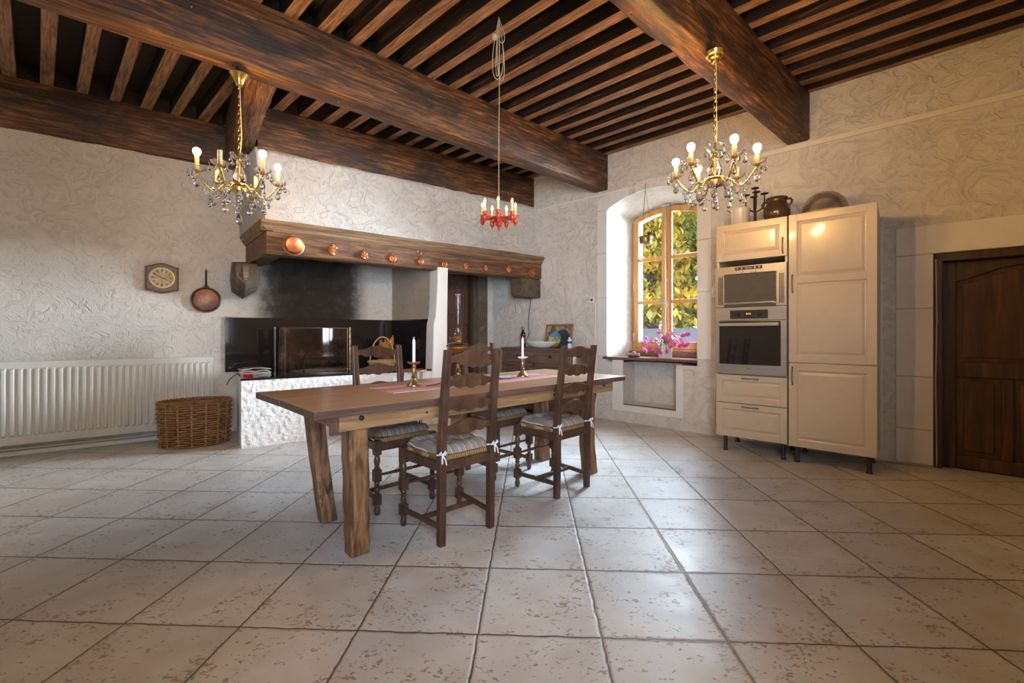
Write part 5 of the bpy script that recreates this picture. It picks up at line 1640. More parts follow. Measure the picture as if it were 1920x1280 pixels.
for k in range(5):
    a = 2 * pi * k / 4 + 0.35; r = 0.078 if k < 4 else 0.0
    zt = 0.30 if k < 4 else 0.36
    mb = MB(); ux, uy = cos(a) * r, sin(a) * r
    mb.tube([(0, 0, 0.14), (ux * .5, uy * .5, 0.16), (ux * .9, uy * .9, 0.185), (ux, uy, 0.21), (ux, uy, zt)], 0.0055, 8)
    mb.lathe([(0.006, 0), (0.032, 0.006), (0.035, 0.012), (0.006, 0.008)], 16, (ux, uy, zt)); mb.lathe([(0.003, 0.0), (0.001, 0.03)], 6, (ux, uy, zt + .008)); mb.obj('arm', 'iron', cd, smooth=40)
jg = thing('stoneware_jar', 'round dark brown stoneware jar with two ear handles on the cabinet top', 'jar', **in_frame(RW, 3.99, -0.36, ZC))
mb = MB(); mb.lathe([(0.0, 0), (0.072, 0), (0.078, 0.01), (0.102, 0.06), (0.108, 0.105), (0.098, 0.15), (0.080, 0.185), (0.076, 0.20), (0.083, 0.215), (0.090, 0.225), (0.086, 0.23), (0.072, 0.21), (0.066, 0.19), (0.0, 0.18)], 36); mb.obj('jar_body', 'jug', jg, smooth=40)
for s in (-1, 1):
    mb = MB(); mb.tube([(s * 0.080, 0, 0.205), (s * 0.105, 0, 0.21), (s * 0.118, 0, 0.19), (s * 0.112, 0, 0.165), (s * 0.096, 0, 0.15)], 0.010, 8); mb.obj('ear_handle', 'jug', jg, smooth=60)
cbd = thing('round_board', 'round pale wooden board under the glass dome', 'board', **in_frame(RW, 4.34, -0.32, ZC + 0.003))
mb = MB(); mb.lathe([(0.0, 0), (0.19, 0.0), (0.215, 0.018), (0.212, 0.026), (0.0, 0.026)], 48); mb.obj('board', 'palewood', cbd, smooth=30)
cbd['category'] = 'board'
gd = thing('glass_dome', 'large clear glass dome lying over the round board on the cabinet top', 'dome', **in_frame(RW, 4.34, -0.32, ZC + 0.0295))
prof = [(0.172 * cos(pi / 2 * i / 14) ** 0.8 if i < 14 else 0.001, 0.19 * sin(pi / 2 * i / 14)) for i in range(15)]
mb = MB(); mb.lathe(prof + [(max(0.001, p[0] - .004), p[1] - .004 if i else 0) for i, p in list(enumerate(prof))[::-1]], 48, caps=False); mb.obj('dome_glass', 'dome', gd, smooth=60)

# ------------------------------------------------------------------ buffet and what stands on it
bf = thing('sideboard_buffet', 'low dark oak buffet with two drawers and two doors against the window wall', 'buffet', RW.at(0, 0, 0), radians(RW.deg))
U0, U1, BY, BZ = 0.606, 1.812, -0.45, 0.90
mb = MB(); mb.box(U0 - .0, U1 + .0, BY - .004, -0.02, BZ - .028, BZ); mb.obj('top', 'buffet', bf, bevel=0.006)
mb = MB(); mb.box(U0 + .02, U1 - .02, BY + .02, -0.02, 0.08, BZ - .028)
for x in (U0 + .02, (U0 + U1) / 2 - .03, U1 - .075): mb.box(x, x + .055, BY + .006, BY + .03, 0.0, BZ - .028)
mb.box(U1 - .06, U1 - .02, -0.07, -0.02, 0, 0.1); mb.box(U0 + .02, U0 + .06, -0.07, -0.02, 0, 0.1)
for z0, z1 in ((0.855, 0.872), (0.655, 0.70), (0.08, 0.13)): mb.box(U0 + .02, U1 - .02, BY + .006, BY + .03, z0, z1)
mb.obj('body', 'buffet', bf, bevel=0.004)
for a, b_ in ((U0 + .078, (U0 + U1) / 2 - .034), ((U0 + U1) / 2 + .029, U1 - .079)):
    mb = MB(); mb.box(a, b_, BY + .008, BY + .03, 0.705, 0.85); dr = mb.obj('drawer', 'buffet', bf, bevel=0.006)
    mb = MB(); mb.lathe([(0.006, 0), (0.008, 0.012), (0.016, 0.02), (0.014, 0.03), (0, 0.033)], 14, ((a + b_) / 2, BY + .008, 0.79), 'y'); mb.obj('knob', 'iron', dr, smooth=40)
    mb = MB(); mb.box(a, b_, BY + .010, BY + .03, 0.135, 0.65); raised(mb, [(a + .06, .2), (b_ - .06, .2), (b_ - .06, .59), (a + .06, .59)], BY + .010); mb.obj('door', 'buffet', bf, bevel=0.004)
# right side panels of the buffet
mb = MB()
mb.box(U1 - .02, U1 - .006, BY + .03, BY + .10, 0.03, BZ - .028); mb.box(U1 - .02, U1 - .006, -0.10, -0.03, 0.03, BZ - .028); mb.box(U1 - .02, U1 - .006, BY + .1, -0.1, 0.66, 0.72); mb.box(U1 - .02, U1 - .006, BY + .1, -0.1, 0.80, BZ - .028); mb.box(U1 - .02, U1 - .006, BY + .1, -0.1, 0.08, 0.16)
mb.obj('side_frame', 'buffet', bf, bevel=0.003)
bt = thing('dark_bottle', 'slim dark wine bottle on the left of the buffet', 'bottle', **in_frame(RW, 0.826, -0.22, BZ + .001))
mb = MB(); mb.lathe([(0, 0), (0.036, 0), (0.037, 0.01), (0.037, 0.18), (0.030, 0.20), (0.0145, 0.22), (0.0135, 0.275), (0.0155, 0.277), (0.0155, 0.288), (0, 0.289)], 24); mb.obj('glass', 'blackglass', bt, smooth=40)
mb = MB(); mb.lathe([(0.0375, 0.05), (0.0375, 0.14)], 24, caps=False); mb.obj('label_band', plain('brown_label', (0.16, 0.075, 0.03), 0.6), bt, smooth=60)
bw = thing('serving_bowl', 'wide shallow white oval bowl on the buffet', 'bowl', **in_frame(RW, 1.215, -0.305, BZ + .001))
mb = MB()
loops = []
for r, z in ((0.02, 0.0), (0.12, 0.0), (0.16, 0.012), (0.23, 0.045), (0.275, 0.078), (0.272, 0.082), (0.22, 0.052), (0.15, 0.02), (0.02, 0.012)):
    loops.append([(r * cos(2 * pi * k / 40), r * 0.45 * sin(2 * pi * k / 40), z) for k in range(40)])
mb.loft(loops).obj('bowl', 'porcelain', bw, smooth=50)
# framed picture leaning on the wall
pf = thing('picture_frame', 'wooden framed print leaning on the wall behind the white bowl', 'picture', **in_frame(RW, 1.32, -0.075, BZ + .001))
lean_m = Matrix.Rotation(radians(-10), 4, 'X')
mb = MB(); mb.T = lean_m
mb.ring([(-.225, 0), (.225, 0), (.225, .325), (-.225, .325)], [(-.198, .027), (.198, .027), (.198, .298), (-.198, .298)], -0.012, 0.010)
mb.obj('frame', wood('light_brown_frame', [(0.3, (0.22, 0.10, 0.035)), (0.7, (0.40, 0.21, 0.08))], (6, 6, 6), 0.4, 0.1), pf, bevel=0.003)
mb = MB(); mb.T = lean_m; mb.box(-.2, .2, -0.003, 0.003, .025, .30)
def print_mat():
    m, nt, b = new_mat('faded_beige_print')
    mp = coords(nt)
    n = N(nt, 'TexNoise', i_Scale=16.0, i_Detail=3.0); lk(nt, mp, 0, n, 'Vector')
    r = ramp(nt, [(0.42, (0.13, 0.11, 0.085)), (0.5, (0.33, 0.28, 0.21)), (0.7, (0.42, 0.36, 0.27))]); lk(nt, n, 0, r, 0)
    setc(nt, b, 'Base Color', (r, 0)); b.inputs['Roughness'].default_value = 0.5
    return m
mb.obj('print', print_mat(), pf)
# dark tray and painted plate in front of the picture
ty = thing('dark_round_tray', 'dark round tray leaning on the picture frame', 'tray', **in_frame(RW, 1.405, -0.115, BZ + .001))
mb = MB(); mb.T = Matrix.Rotation(radians(-14), 4, 'X') @ Matrix.Translation((0, 0, 0.125)); mb.lathe([(0, 0.0), (0.118, 0.0), (0.125, 0.010), (0.119, 0.012), (0.105, 0.004), (0, 0.004)], 40, (0, 0, 0), 'y'); mb.obj('tray', 'darkglaze', ty, smooth=40)
def flower_plate_mat():
    m, nt, b = new_mat('painted_blue_plate')
    mp = coords(nt)
    sp = N(nt, 'SeparateXYZ'); lk(nt, mp, 0, sp, 0)
    v = N(nt, 'TexVoronoi', i_Scale=42.0); lk(nt, mp, 0, v, 'Vector')
    hue = ramp(nt, [(0.0, (0.55, 0.08, 0.06)), (0.25, (0.65, 0.42, 0.06)), (0.5, (0.12, 0.22, 0.06)), (0.75, (0.75, 0.72, 0.65)), (1.0, (0.10, 0.18, 0.10))]); lk(nt, v, 'Color', hue, 0)
    n = N(nt, 'TexNoise', i_Scale=14.0); lk(nt, mp, 0, n, 'Vector')
    s = N(nt, 'Math', operation='MULTIPLY_ADD'); s.inputs[1].default_value = 0.10; lk(nt, n, 0, s, 0); lk(nt, sp, 'Z', s, 2)
    r = ramp(nt, [(0.185, 1.0), (0.195, 0.0)]); lk(nt, s, 0, r, 0)
    src = mixc(nt, (r, 0), (0.10, 0.30, 0.44), (hue, 0))
    setc(nt, b, 'Base Color', src); b.inputs['Roughness'].default_value = 0.2
    return m
pl = thing('painted_plate', 'blue plate painted with flowers standing behind the white bowl', 'plate', **in_frame(RW, 1.318, -0.158, BZ + .001))
mb = MB(); mb.T = Matrix.Rotation(radians(-16), 4, 'X') @ Matrix.Translation((0, 0, 0.108)); mb.lathe([(0, 0.003), (0.07, 0.003), (0.100, 0.014), (0.105, 0.017), (0.106, 0.015), (0.075, 0.0), (0, 0.0)], 40, (0, 0, 0), 'y'); mb.obj('plate', flower_plate_mat(), pl, smooth=40)
wb = thing('white_bottle', 'small white plastic bottle with a blue label on the right of the buffet', 'bottle', **in_frame(RW, 1.62, -0.22, BZ + .001))
mb = MB(); mb.lathe([(0, 0), (0.026, 0), (0.028, 0.008), (0.028, 0.105), (0.022, 0.118), (0.013, 0.122), (0.013, 0.142), (0, 0.144)], 20); mb.obj('bottle', 'white', wb, smooth=40)
mb = MB(); mb.lathe([(0.0285, 0.062), (0.0285, 0.092)], 20, caps=False); mb.obj('label_band', plain('blue_label', (0.03, 0.05, 0.30), 0.5), wb, smooth=60)

# ------------------------------------------------------------------ window board: cactus and flowering plant, hanging pot
zs_ = 0.801
cp = thing('cactus_pot', 'small green cactus in a low terracotta pot on the window board', 'potted cactus', **in_frame(RW, 2.36, 0.10, zs_))
mb = MB(); mb.lathe([(0, 0), (0.068, 0), (0.078, 0.02), (0.074, 0.022), (0.06, 0.008), (0, 0.006)], 28); mb.obj('saucer', 'darkglaze', cp, smooth=40)
mb = MB(); mb.lathe([(0, 0.007), (0.066, 0.007), (0.070, 0.022), (0.0745, 0.046), (0.069, 0.047), (0.065, 0.038), (0, 0.038)], 28); mb.obj('pot', 'terracotta', cp, smooth=40)
mb = MB()
for k in range(8):
    a = 2 * pi * k / 8
    mb.sphere((0.012 * cos(a), 0.012 * sin(a), 0.052), 0.013, 8, 6, (1, 1, 1.3))
mb.obj('cactus', 'leaf', cp, smooth=60)
fp_ = thing('flowering_plant', 'pink flowering Christmas cactus in a white pot on the window board', 'potted plant', **in_frame(RW, 2.745, 0.13, zs_))
mb = MB(); mb.lathe([(0, 0), (0.074, 0), (0.077, 0.004), (0.081, 0.155), (0.083, 0.165), (0.077, 0.165), (0.073, 0.14), (0, 0.14)], 36); mb.obj('pot', 'porcelain', fp_, smooth=40)
mb = MB(); mb.lathe([(0, 0.139), (0.073, 0.141), (0, 0.143)], 20); mb.obj('soil', 'soil', fp_)
stems, tips = MB(), []
rr = random.Random(5)
for k in range(34):
    a = rr.uniform(0, 2 * pi); R_ = rr.uniform(0.10, 0.27); dr = rr.uniform(-0.12, 0.10) + 0.04
    if cos(a) > 0.2: R_ = min(R_, 0.24)
    ex = R_ * cos(a) * 1.12 * (1.0 if cos(a) < 0 else 0.95); ey = R_ * sin(a) * 0.62
    ez = 0.165 + dr
    if sin(a) > 0.2 and ez < 0.17: ez = 0.2
    hx = 0.10 + rr.uniform(-0.02, 0.05)
    pts = []
    for j in range(8):
        s = j / 7
        pts.append((ex * s, ey * s, 0.145 + (ez - 0.145) * s + hx * sin(pi * min(1, s * 1.0)) * 0.75))
    # flattened leaf segments along the stem
    for j in range(7):
        p, q = Vector(pts[j]), Vector(pts[j + 1]); d_ = (q - p)
        side = d_.cross(Vector((0, 0, 1))); side = side.normalized() * 0.010 if side.length > 1e-5 else Vector((0.01, 0, 0))
        up_ = Vector((0, 0, 0.003))
        mid = (p + q) / 2
        stems.add([tuple(p), tuple(mid + side), tuple(q), tuple(mid - side), tuple(mid + up_), tuple(mid - up_)], [(0, 1, 4), (1, 2, 4), (2, 3, 4), (3, 0, 4), (1, 0, 5), (2, 1, 5), (3, 2, 5), (0, 3, 5)])
    tips.append((pts[-1], a))
stems.obj('stems', 'leaf', fp_)
for (tp, a) in tips:
    for kk in range(rr.choice((1, 2, 2))):
        mb = MB()
        c = Vector(tp) + Vector((rr.uniform(-.02, .02), rr.uniform(-.02, .02), rr.uniform(-.02, .015)))
        ax = Vector((cos(a), sin(a) * 0.6, rr.uniform(-1.0, 0.0))).normalized()
        q = ax.to_track_quat('Z', 'Y').to_matrix().to_4x4()
        mb.T = Matrix.Translation(c) @ q
        for tier in range(2):
            for k in range(6):
                b_ = 2 * pi * k / 6 + tier * 0.5
                ca_, sa_ = cos(b_), sin(b_)
                z0 = tier * 0.014
                l_ = 0.030
                mb.add([(0, 0, z0), (ca_ * l_ * .55 - sa_ * .008, sa_ * l_ * .55 + ca_ * .008, z0 + .010), (ca_ * l_, sa_ * l_, z0 + .006), (ca_ * l_ * .55 + sa_ * .008, sa_ * l_ * .55 - ca_ * .008, z0 + .010), (ca_ * l_ * .5, sa_ * l_ * .5, z0 + .016)],
                       [(0, 1, 4), (1, 2, 4), (2, 3, 4), (3, 0, 4), (0, 3, 2, 1)])
        mb.tube([(0, 0, -0.012), (0, 0, 0.03)], [0.005, 0.003], 6)
        mb.obj('flower', 'pink', fp_)
hp = thing('hanging_brass_pot', 'small brass pot hanging on cords in front of the window', 'hanging pot', **in_frame(RW, 2.582, -0.055, 2.135))
mb = MB(); mb.lathe([(0, 0.0), (0.02, 0.0), (0.03, 0.012), (0.062, 0.02), (0.075, 0.045), (0.072, 0.075), (0.080, 0.095), (0.086, 0.10), (0.078, 0.097), (0.066, 0.075), (0.066, 0.045), (0, 0.025)], 28); mb.obj('pot', 'oldbrass', hp, smooth=40)
mb = MB()
for k in range(3):
    a = 2 * pi * k / 3 + 0.3
    mb.tube([(0.083 * cos(a), 0.083 * sin(a) * 0.9, 0.098), (0.0, 0.0, 0.66)], 0.0018, 5)
mb.tube([(0, 0, 0.66), (0, 0, 0.72), (0.0, 0.055, 0.745)], 0.003, 6)
mb.obj('cord', 'iron', hp)

# ------------------------------------------------------------------ basket by the radiator
def wicker_basket(t, a, b_, h, rows, stakes, mat, r=0.0065, flare=1.04, amp=0.0075):
    mb = MB()
    n = stakes * 4
    for row in range(rows):
        z = 0.012 + (h - 0.03) * row / (rows - 1)
        k = 0.955 + (flare - 0.955) * (z / h) + 0.02 * sin(pi * z / h)
        ph = row % 2
        pts = []
        for i in range(n):
            an = 2 * pi * i / n
            off = amp * cos(pi * (i / 4.0) + pi * ph)
            pts.append(((a * k + off) * cos(an), (b_ * k + off) * sin(an), z + 0.0015 * sin(i * 1.7 + row)))
        mb.tube(pts, r, 6, True)
    mb.obj('woven_side', mat, t, smooth=60)
    mb = MB()
    for s in range(stakes):
        an = 2 * pi * (s * 4) / n
        mb.tube([(a * 0.955 * cos(an), b_ * 0.955 * sin(an), 0.004), (a * (0.965 + (flare - .955) * .5) * cos(an), b_ * (0.965 + (flare - .955) * .5) * sin(an), h * .5), (a * flare * cos(an), b_ * flare * sin(an), h)], r * 0.95, 6)
    mb.obj('stakes', mat if mat != 'wicker' else 'wickerstake', t, smooth=60)
    mb = MB()
    for ph in (0, 1, 2):
        pts = []
        for i in range(72):
            an = 2 * pi * i / 72
            tw = i * 2 * pi / 6 + ph * 2 * pi / 3
            pts.append(((a * flare + 0.010 * cos(tw)) * cos(an), (b_ * flare + 0.010 * cos(tw)) * sin(an), h + 0.010 * sin(tw)))
        mb.tube(pts, 0.0075, 6, True)
    mb.obj('braided_rim', mat, t, smooth=60)
    mb = MB(); mb.loft([[(a * .93 * cos(2 * pi * k / 40), b_ * .93 * sin(2 * pi * k / 40), z) for k in range(40)] for z in (0.006, 0.016)]); mb.obj('bottom', mat, t)
bk = thing('log_basket', 'large oval brown wicker basket on the floor between radiator and hearth', 'basket', LW.at(-3.815, -0.42, 0.0), radians(LW.deg - 8))
wicker_basket(bk, 0.288, 0.20, 0.425, 19, 16, 'wicker', 0.0078, 1.03, 0.011)

# ------------------------------------------------------------------ on the hearth
ZH = 0.6675
hb = thing('handled_basket', 'small pale wicker basket with a hoop handle on the hearth', 'basket', LW.at(-1.98, -0.58, ZH), radians(LW.deg + 8))
wicker_basket(hb, 0.135, 0.10, 0.09, 8, 12, 'wickerlight', 0.0055, 1.25)
mb = MB(); mb.tube([(0.16 * cos(pi * i / 20), 0.0, 0.085 + 0.30 * sin(pi * i / 20)) for i in range(21)], 0.009, 8); mb.obj('hoop_handle', 'wickerlight', hb, smooth=60)
bx = thing('kindling_tub', 'dark reddish wooden tub holding dry orange leaves behind the small basket', 'tub', LW.at(-1.83, -0.30, ZH), radians(LW.deg))
mb = MB(); mb.lathe([(0, 0), (0.10, 0), (0.125, 0.22), (0.118, 0.22), (0.095, 0.012), (0, 0.012)], 28); mb.obj('tub_body', plain('red_brown_tub', (0.14, 0.05, 0.025), 0.5), bx, smooth=40)
mb = MB()
rr = random.Random(11)
for k in range(14):
    a = rr.uniform(0, 2 * pi); l_ = rr.uniform(0.10, 0.22); w_ = rr.uniform(.02, .045)
    mb.T = Matrix.Translation((rr.uniform(-.06, .06), rr.uniform(-.05, .05), 0.20)) @ Matrix.Rotation(a, 4, 'Z') @ Matrix.Rotation(rr.uniform(0.15, 0.75), 4, 'Y')
    mb.add([(0, 0, -.12), (w_, .004, l_ * .45), (0.0, .012, l_), (-w_, .004, l_ * .45), (0, -.008, l_ * .4)], [(0, 1, 4), (1, 2, 4), (2, 3, 4), (3, 0, 4), (0, 3, 2, 1)])
mb.obj('dry_leaves', 'orangeleaf', bx)
# fire screen: wide middle panel and two wings
fs_ = thing('fire_screen', 'folding glass fire screen with thin metal edges on the hearth', 'fire screen', LW.at(0, 0, ZH), radians(LW.deg))
def screen_panel(name, p, q, h, bow):
    n = 10
    P_, Q_ = Vector((*p, 0)), Vector((*q, 0)); nr = Vector(((Q_ - P_).y, -(Q_ - P_).x, 0)).normalized()
    base = [P_.lerp(Q_, i / n) + nr * bow * sin(pi * i / n) for i in range(n + 1)]
    mb = MB()
    fr_, bk_ = [], []
    for v in base: fr_.append((v + nr * .002)); bk_.append((v - nr * .002))
    loops = [[(f.x, f.y, 0.006), (f.x, f.y, h), (b.x, b.y, h), (b.x, b.y, 0.006)] for f, b in zip(fr_, bk_)]
    mb.loft(loops); pa = mb.obj(name, 'screen', fs_, smooth=40)
    mb = MB()
    mb.tube([(v.x, v.y, h) for v in base], 0.0035, 6); mb.tube([(v.x, v.y, 0.006) for v in base], 0.0035, 6)
    for v in (base[0], base[-1]): mb.tube([(v.x, v.y, 0.0), (v.x, v.y, h)], 0.0025, 6)
    mb.obj('metal_edge', 'handle', pa, smooth=60)
screen_panel('middle_panel', (-3.05, -0.66), (-2.47, -0.86), 0.485, 0.045)
screen_panel('side_panel', (-3.16, -0.784), (-3.13, -0.47), 0.49, 0.0)
# grate, logs and ash behind the screen
gt = thing('fire_grate', 'black iron log grate behind the fire screen', 'grate', LW.at(-2.62, -0.34, ZH), radians(LW.deg))
mb = MB()
for k in range(6):
    x = -0.25 + 0.1 * k
    mb.tube([(x, 0.14, 0.07), (x, 0.0, 0.055), (x, -0.13, 0.06), (x, -0.16, 0.12)], 0.008, 6)
mb.tube([(-0.28, 0.08, 0.05), (0.28, 0.08, 0.05)], 0.008, 6); mb.tube([(-0.28, -0.08, 0.05), (0.28, -0.08, 0.05)], 0.008, 6)
for x in (-0.26, 0.26):
    for y in (-0.08, 0.08): mb.tube([(x, y, 0.05), (x, y, 0.0)], 0.008, 6)
mb.tube([(-0.22, -0.15, 0.0), (-0.22, -0.16, 0.16), (-0.21, -0.19, 0.20), (-0.16, -0.19, 0.18)], 0.009, 6)
mb.obj('bars', 'iron', gt, smooth=60)
for i, (y, z, r_, l_, lb) in enumerate(((-0.06, 0.098, 0.036, 0.44, 'charred log lying at the front of the grate'), (0.05, 0.105, 0.042, 0.40, 'charred log lying at the back of the grate'))):
    mb = MB(); pts = [(-l_ / 2 + l_ * k / 8, 0.008 * sin(k * 1.3), 0.005 * cos(k)) for k in range(9)]
    mb.tube(pts, [r_ * (1 + 0.08 * sin(k * 2.1)) for k in range(9)], 12)
    o = mb.obj('fire_log', 'bark', None, smooth=50, loc=LW.at(-2.62, -0.34 + y, ZH + z), rotz=radians(LW.deg + (4 if i else -3))); tag(o, lb, 'log', 'logs on the grate')
mb = MB(); loops = []
for r, z in ((1.0, 0.0005), (0.85, 0.012), (0.5, 0.024), (0.1, 0.03)):
    loops.append([(0.33 * r * cos(2 * pi * k / 30) * (1 + .08 * sin(3 * k)), 0.17 * r * sin(2 * pi * k / 30) * (1 + .08 * sin(5 * k)), z + .004 * sin(k * 2.3) * (1 - r)) for k in range(30)])
mb.loft(loops); o = mb.obj('wood_ash', 'ash', None, smooth=60, loc=LW.at(-2.62, -0.36, ZH), rotz=radians(LW.deg)); tag(o, 'heap of grey ash under the grate', 'ash', kind='stuff')
# brass rod of the poker standing against the granite
pk = thing('fire_poker', 'thin brass poker standing upright beside the fire screen', 'poker', LW.at(-2.40, -0.70, ZH), radians(LW.deg))
mb = MB(); mb.tube([(0, 0, 0.0), (0, 0, 0.49)], 0.005, 8); mb.sphere((0, 0, 0.495), 0.009, 10, 6); mb.obj('rod', 'brass', pk, smooth=60)
mb = MB(); mb.lathe([(0, 0), (0.045, 0), (0.04, 0.01), (0.008, 0.016), (0, 0.018)], 20); mb.obj('foot', 'brass', pk, smooth=40)
# magazines in a little pile, and a red corkscrew in front
rr = random.Random(3)
MAGS = [(0.004, 'cover2', 0.0, 'dark magazine at the bottom of the pile on the hearth'), (0.012, 'paper', 5.0, 'pale magazine second from the bottom of the hearth pile'), (0.026, 'paper', -4.0, 'pale magazine bulging open in the middle of the hearth pile'), (0.046, 'cover', 3.0, 'magazine with a dark red cover on top of the hearth pile')]
z = ZH + 0.0005
for i, (dz, mt, an, lb) in enumerate(MAGS):
    th_ = 0.008 if i < 1 else 0.010
    t = thing('glossy_magazine', lb, 'magazine', LW.at(-3.31, -0.44, z), radians(LW.deg + 4 + an), 'magazines on the hearth')
    mb = MB(); n = 14
    bw_ = 0.016 if i >= 2 else 0.002
    loops = []
    for k in range(n + 1):
        x = -0.135 + 0.27 * k / n
        zz = bw_ * (sin(pi * k / n) if i != 2 else abs(sin(2 * pi * k / n)) * 0.8)
        loops.append([(x, -0.10, zz), (x, 0.10, zz), (x, 0.10, zz + th_), (x, -0.10, zz + th_)])
    mb.loft(loops); mb.obj('pages', 'paper', t, smooth=30)
    mb = MB(); loops = []
    for k in range(n + 1):
        x = -0.135 + 0.27 * k / n
        zz = bw_ * (sin(pi * k / n) if i != 2 else abs(sin(2 * pi * k / n)) * 0.8) + th_
        loops.append([(x, -0.101, zz), (x, 0.101, zz), (x, 0.101, zz + .0008), (x, -0.101, zz + .0008)])
    mb.loft(loops); mb.obj('cover', mt, t, smooth=30)
    z += th_ + 0.001 + (0.0005 if i < 2 else 0.014)
kn = thing('corkscrew', 'small corkscrew with a red body lying in front of the magazines', 'corkscrew', LW.at(-3.385, -0.655, ZH + .011), radians(LW.deg - 30))
mb = MB(); mb.lathe([(0.006, -0.05), (0.011, -0.045), (0.011, 0.045), (0.006, 0.05)], 12, (0, 0, 0), 'x'); mb.obj('red_body', 'red', kn, smooth=40)
mb = MB(); mb.tube([(0.048, 0, 0), (0.075, 0, -0.004), (0.10, 0.004, -0.007)], 0.003, 6); mb.tube([(-0.048, 0, 0), (-0.075, 0.004, -.004)], 0.003, 6); mb.obj('steel_screw', 'chrome', kn, smooth=60)
# olive cloth hanging over the hearth's left corner
mb = MB()
vs, fs = [], []
n = 12
for i in range(n + 1):
    for j in range(7):
        s, w_ = i / n, -0.5 + j / 6
        if s < 0.35: x, zz = 0.008 - 0.055 * s, 0.004
        else: x, zz = -0.012 - 0.13 * (s - .35) - 0.015 * sin(pi * (s - .35) / .65), 0.004 - 0.16 * (s - .35)
        vs.append((x, w_ * 0.13 * (1 - 0.3 * s) + 0.02 * s, zz + 0.006 * sin(w_ * 9) * s))
for i in range(n):
    for j in range(6):
        fs.append((i * 7 + j, i * 7 + 7 + j, i * 7 + 8 + j, i * 7 + j + 1))
mb.add(vs, fs)
o = mb.obj('olive_cloth', 'olive', None, smooth=60, loc=LW.at(H0 + .01, -0.42, ZH), rotz=radians(LW.deg)); tag(o, 'olive brown flap hanging over the left edge of the hearth above the log basket', 'cloth')
md = o.modifiers.new('thickness', 'SOLIDIFY'); md.thickness = 0.004; md.offset = 1
# little round table with hairpin legs in front of the hearth
st = thing('hairpin_stand', 'small table with a reddish round top and thin black hairpin legs', 'stand', LW.at(-1.84, -1.17, 0), radians(LW.deg))
mb = MB(); mb.lathe([(0, 0.668), (0.145, 0.668), (0.15, 0.675), (0.15, 0.687), (0.145, 0.69), (0, 0.69)], 36); mb.obj('top', plain('red_brown_top', (0.25, 0.095, 0.05), 0.35), st, smooth=30)
for k in range(3):
    a = 2 * pi * k / 3 + 0.5
    mb = MB(); e = 0.35
    p = lambda r, d_, z: (r * cos(a + d_), r * sin(a + d_), z)
    mb.tube([p(0.115, -e, 0.668), p(0.145, -0.06, 0.012), p(0.147, 0.0, 0.005), p(0.145, 0.06, 0.012), p(0.115, e, 0.668)], 0.0045, 6); mb.obj('leg', 'iron', st, smooth=60)
# vent grille at the hearth's foot and a bottle on the floor behind the table
mb = MB(); mb.box(-0.13, 0.13, -0.012, 0.0, 0.0, 0.13)
o = mb.obj('vent_grille', 'vent', None, bevel=0.003, loc=LW.at(-2.55, -0.945, 0.02), rotz=radians(LW.deg - 1.5)); tag(o, 'brown perforated vent grille at the foot of the hearth', 'vent')
wbt = thing('capped_bottle', 'small clear white bottle with a red cap on the floor behind the table', 'bottle', (-0.757, 5.19, 0), 0)
mb = MB(); mb.lathe([(0, 0), (0.028, 0), (0.03, 0.006), (0.03, 0.075), (0.014, 0.09), (0, 0.091)], 18); mb.obj('bottle', 'white', wbt, smooth=40)
mb = MB(); mb.lathe([(0.015, 0.088), (0.015, 0.112), (0, 0.113)], 16); mb.obj('cap', 'red', wbt, smooth=40)

# ------------------------------------------------------------------ outdoors beyond the window
M['lawn'] = plain('grass', (0.10, 0.14, 0.035), 0.9)
M['trunk'] = plain('tree_bark', (0.07, 0.055, 0.045), 0.9, bumpy=0.5, bscale=20)
def leaf_mat(name, c0, c1):
    m, nt, b = new_mat(name)
    mp = coords(nt)
    n = N(nt, 'TexNoise', i_Scale=1.6, i_Detail=4.0); lk(nt, mp, 0, n, 'Vector')
    r = ramp(nt, [(0.35, c0), (0.62, c1)]); lk(nt, n, 0, r, 0)
    setc(nt, b, 'Base Color', (r, 0)); b.inputs['Roughness'].default_value = 0.6
    return m
M['autumn'] = leaf_mat('autumn_leaves', (0.30, 0.30, 0.08), (0.72, 0.45, 0.06))
M['greenleaf'] = leaf_mat('green_leaves', (0.16, 0.22, 0.06), (0.52, 0.46, 0.12))
M['slate'] = waves('slate_roof', (0.040, 0.042, 0.055), (0.105, 0.105, 0.135), 9, 0.6, 'Z', 0.6)
mb = MB(); mb.box(-30, 30, 0.8, 60, -0.5, -0.2)
o = mb.obj('ground', 'lawn', None, loc=RW.at(0, 0, 0), rotz=radians(RW.deg)); tag(o, None, None, None, 'structure')
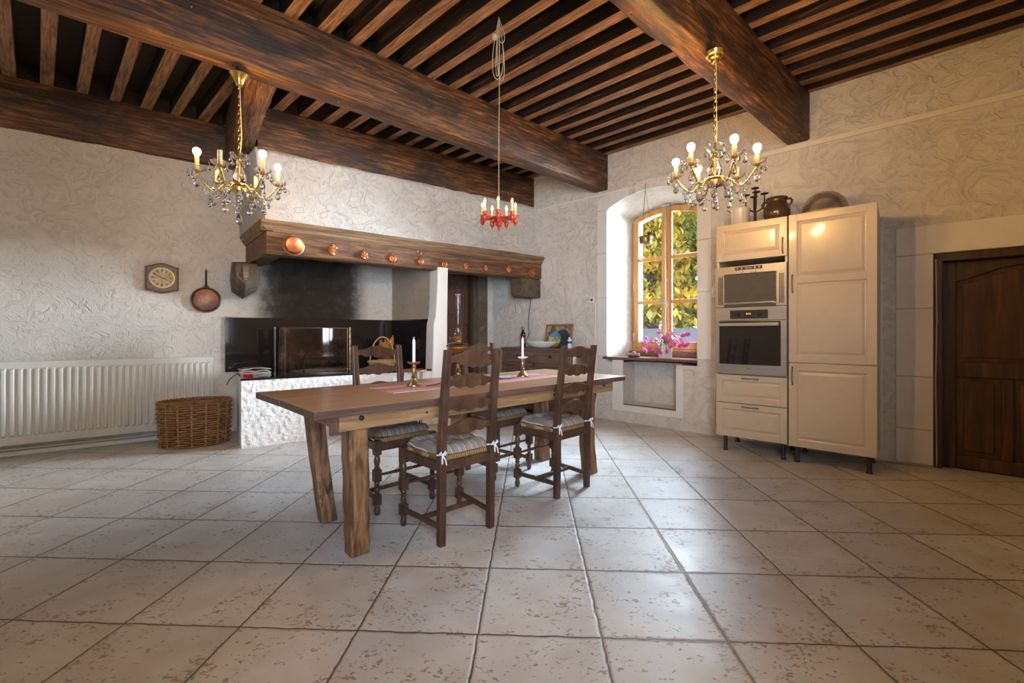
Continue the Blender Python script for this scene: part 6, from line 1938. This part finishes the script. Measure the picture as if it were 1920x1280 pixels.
def tree(x, y, h, r, mat, label, seed, n=9000, leaf=0.15):
    rr = random.Random(seed)
    t = thing('garden_tree', label, 'tree', RW.at(x, y, -0.2), rr.uniform(0, 6), 'trees outside the window')
    mb = MB(); mb.tube([(0, 0, 0), (0.05, 0.02, h * .3), (-0.05, 0.05, h * .6), (0.05, 0, h * .95)], [0.2, 0.16, 0.10, 0.03], 10)
    for k in range(9):
        a = rr.uniform(0, 6.28); z0 = h * rr.uniform(.2, .6)
        mb.tube([(0, 0, z0), (r * .45 * cos(a), r * .45 * sin(a), z0 + h * .14), (r * .85 * cos(a), r * .85 * sin(a), z0 + h * .22)], [0.07, 0.045, 0.015], 6)
    mb.obj('trunk', 'trunk', t, smooth=50)
    mb = MB()
    cl = [(rr.uniform(-1, 1) * r * .8, rr.uniform(-1, 1) * r * .8, h * rr.uniform(.22, 1.0)) for _ in range(60)]
    for k in range(n):
        c = rr.choice(cl)
        p = Vector((c[0] + rr.gauss(0, .30) * r * .6, c[1] + rr.gauss(0, .30) * r * .6, c[2] + rr.gauss(0, .22) * r * .6))
        q = Matrix.Rotation(rr.uniform(0, 6.28), 4, 'Z') @ Matrix.Rotation(rr.uniform(-1.2, 1.2), 4, 'X')
        s = leaf * rr.uniform(.6, 1.3)
        mb.T = Matrix.Translation(p) @ q
        mb.add([(0, -s, 0), (s * .55, 0, .02), (0, s, 0), (-s * .55, 0, .02)], [(0, 1, 2, 3)])
    mb.obj('foliage', mat, t)
tree(-2.3, 10.8, 6.6, 1.55, 'autumn', 'golden autumn tree filling the left casement', 1)
tree(-0.75, 13.6, 8.0, 1.7, 'greenleaf', 'taller yellow-green tree seen through the right casement', 2)
tree(-5.0, 17.5, 10.0, 2.3, 'greenleaf', 'green tree farther back behind the golden tree', 4)
tree(-3.4, 23.5, 12.0, 3.0, 'autumn', 'tall yellow tree at the back of the garden', 6)
sh = thing('garden_shed', 'low building with a grey slate roof outside the window', 'building', **in_frame(RW, 1.15, 6.6, -0.2))
mb = MB(); mb.box(-2.0, 2.6, 0.0, 1.6, 0, 0.75); mb.obj('walls', 'stone', sh)
mb = MB(); mb.prism([(-0.15, 0.72), (0.8, 1.35), (1.75, 0.72), (1.75, 0.80), (0.8, 1.43), (-0.15, 0.80)], -2.1, 2.7, 'x'); mb.obj('roof', 'slate', sh)
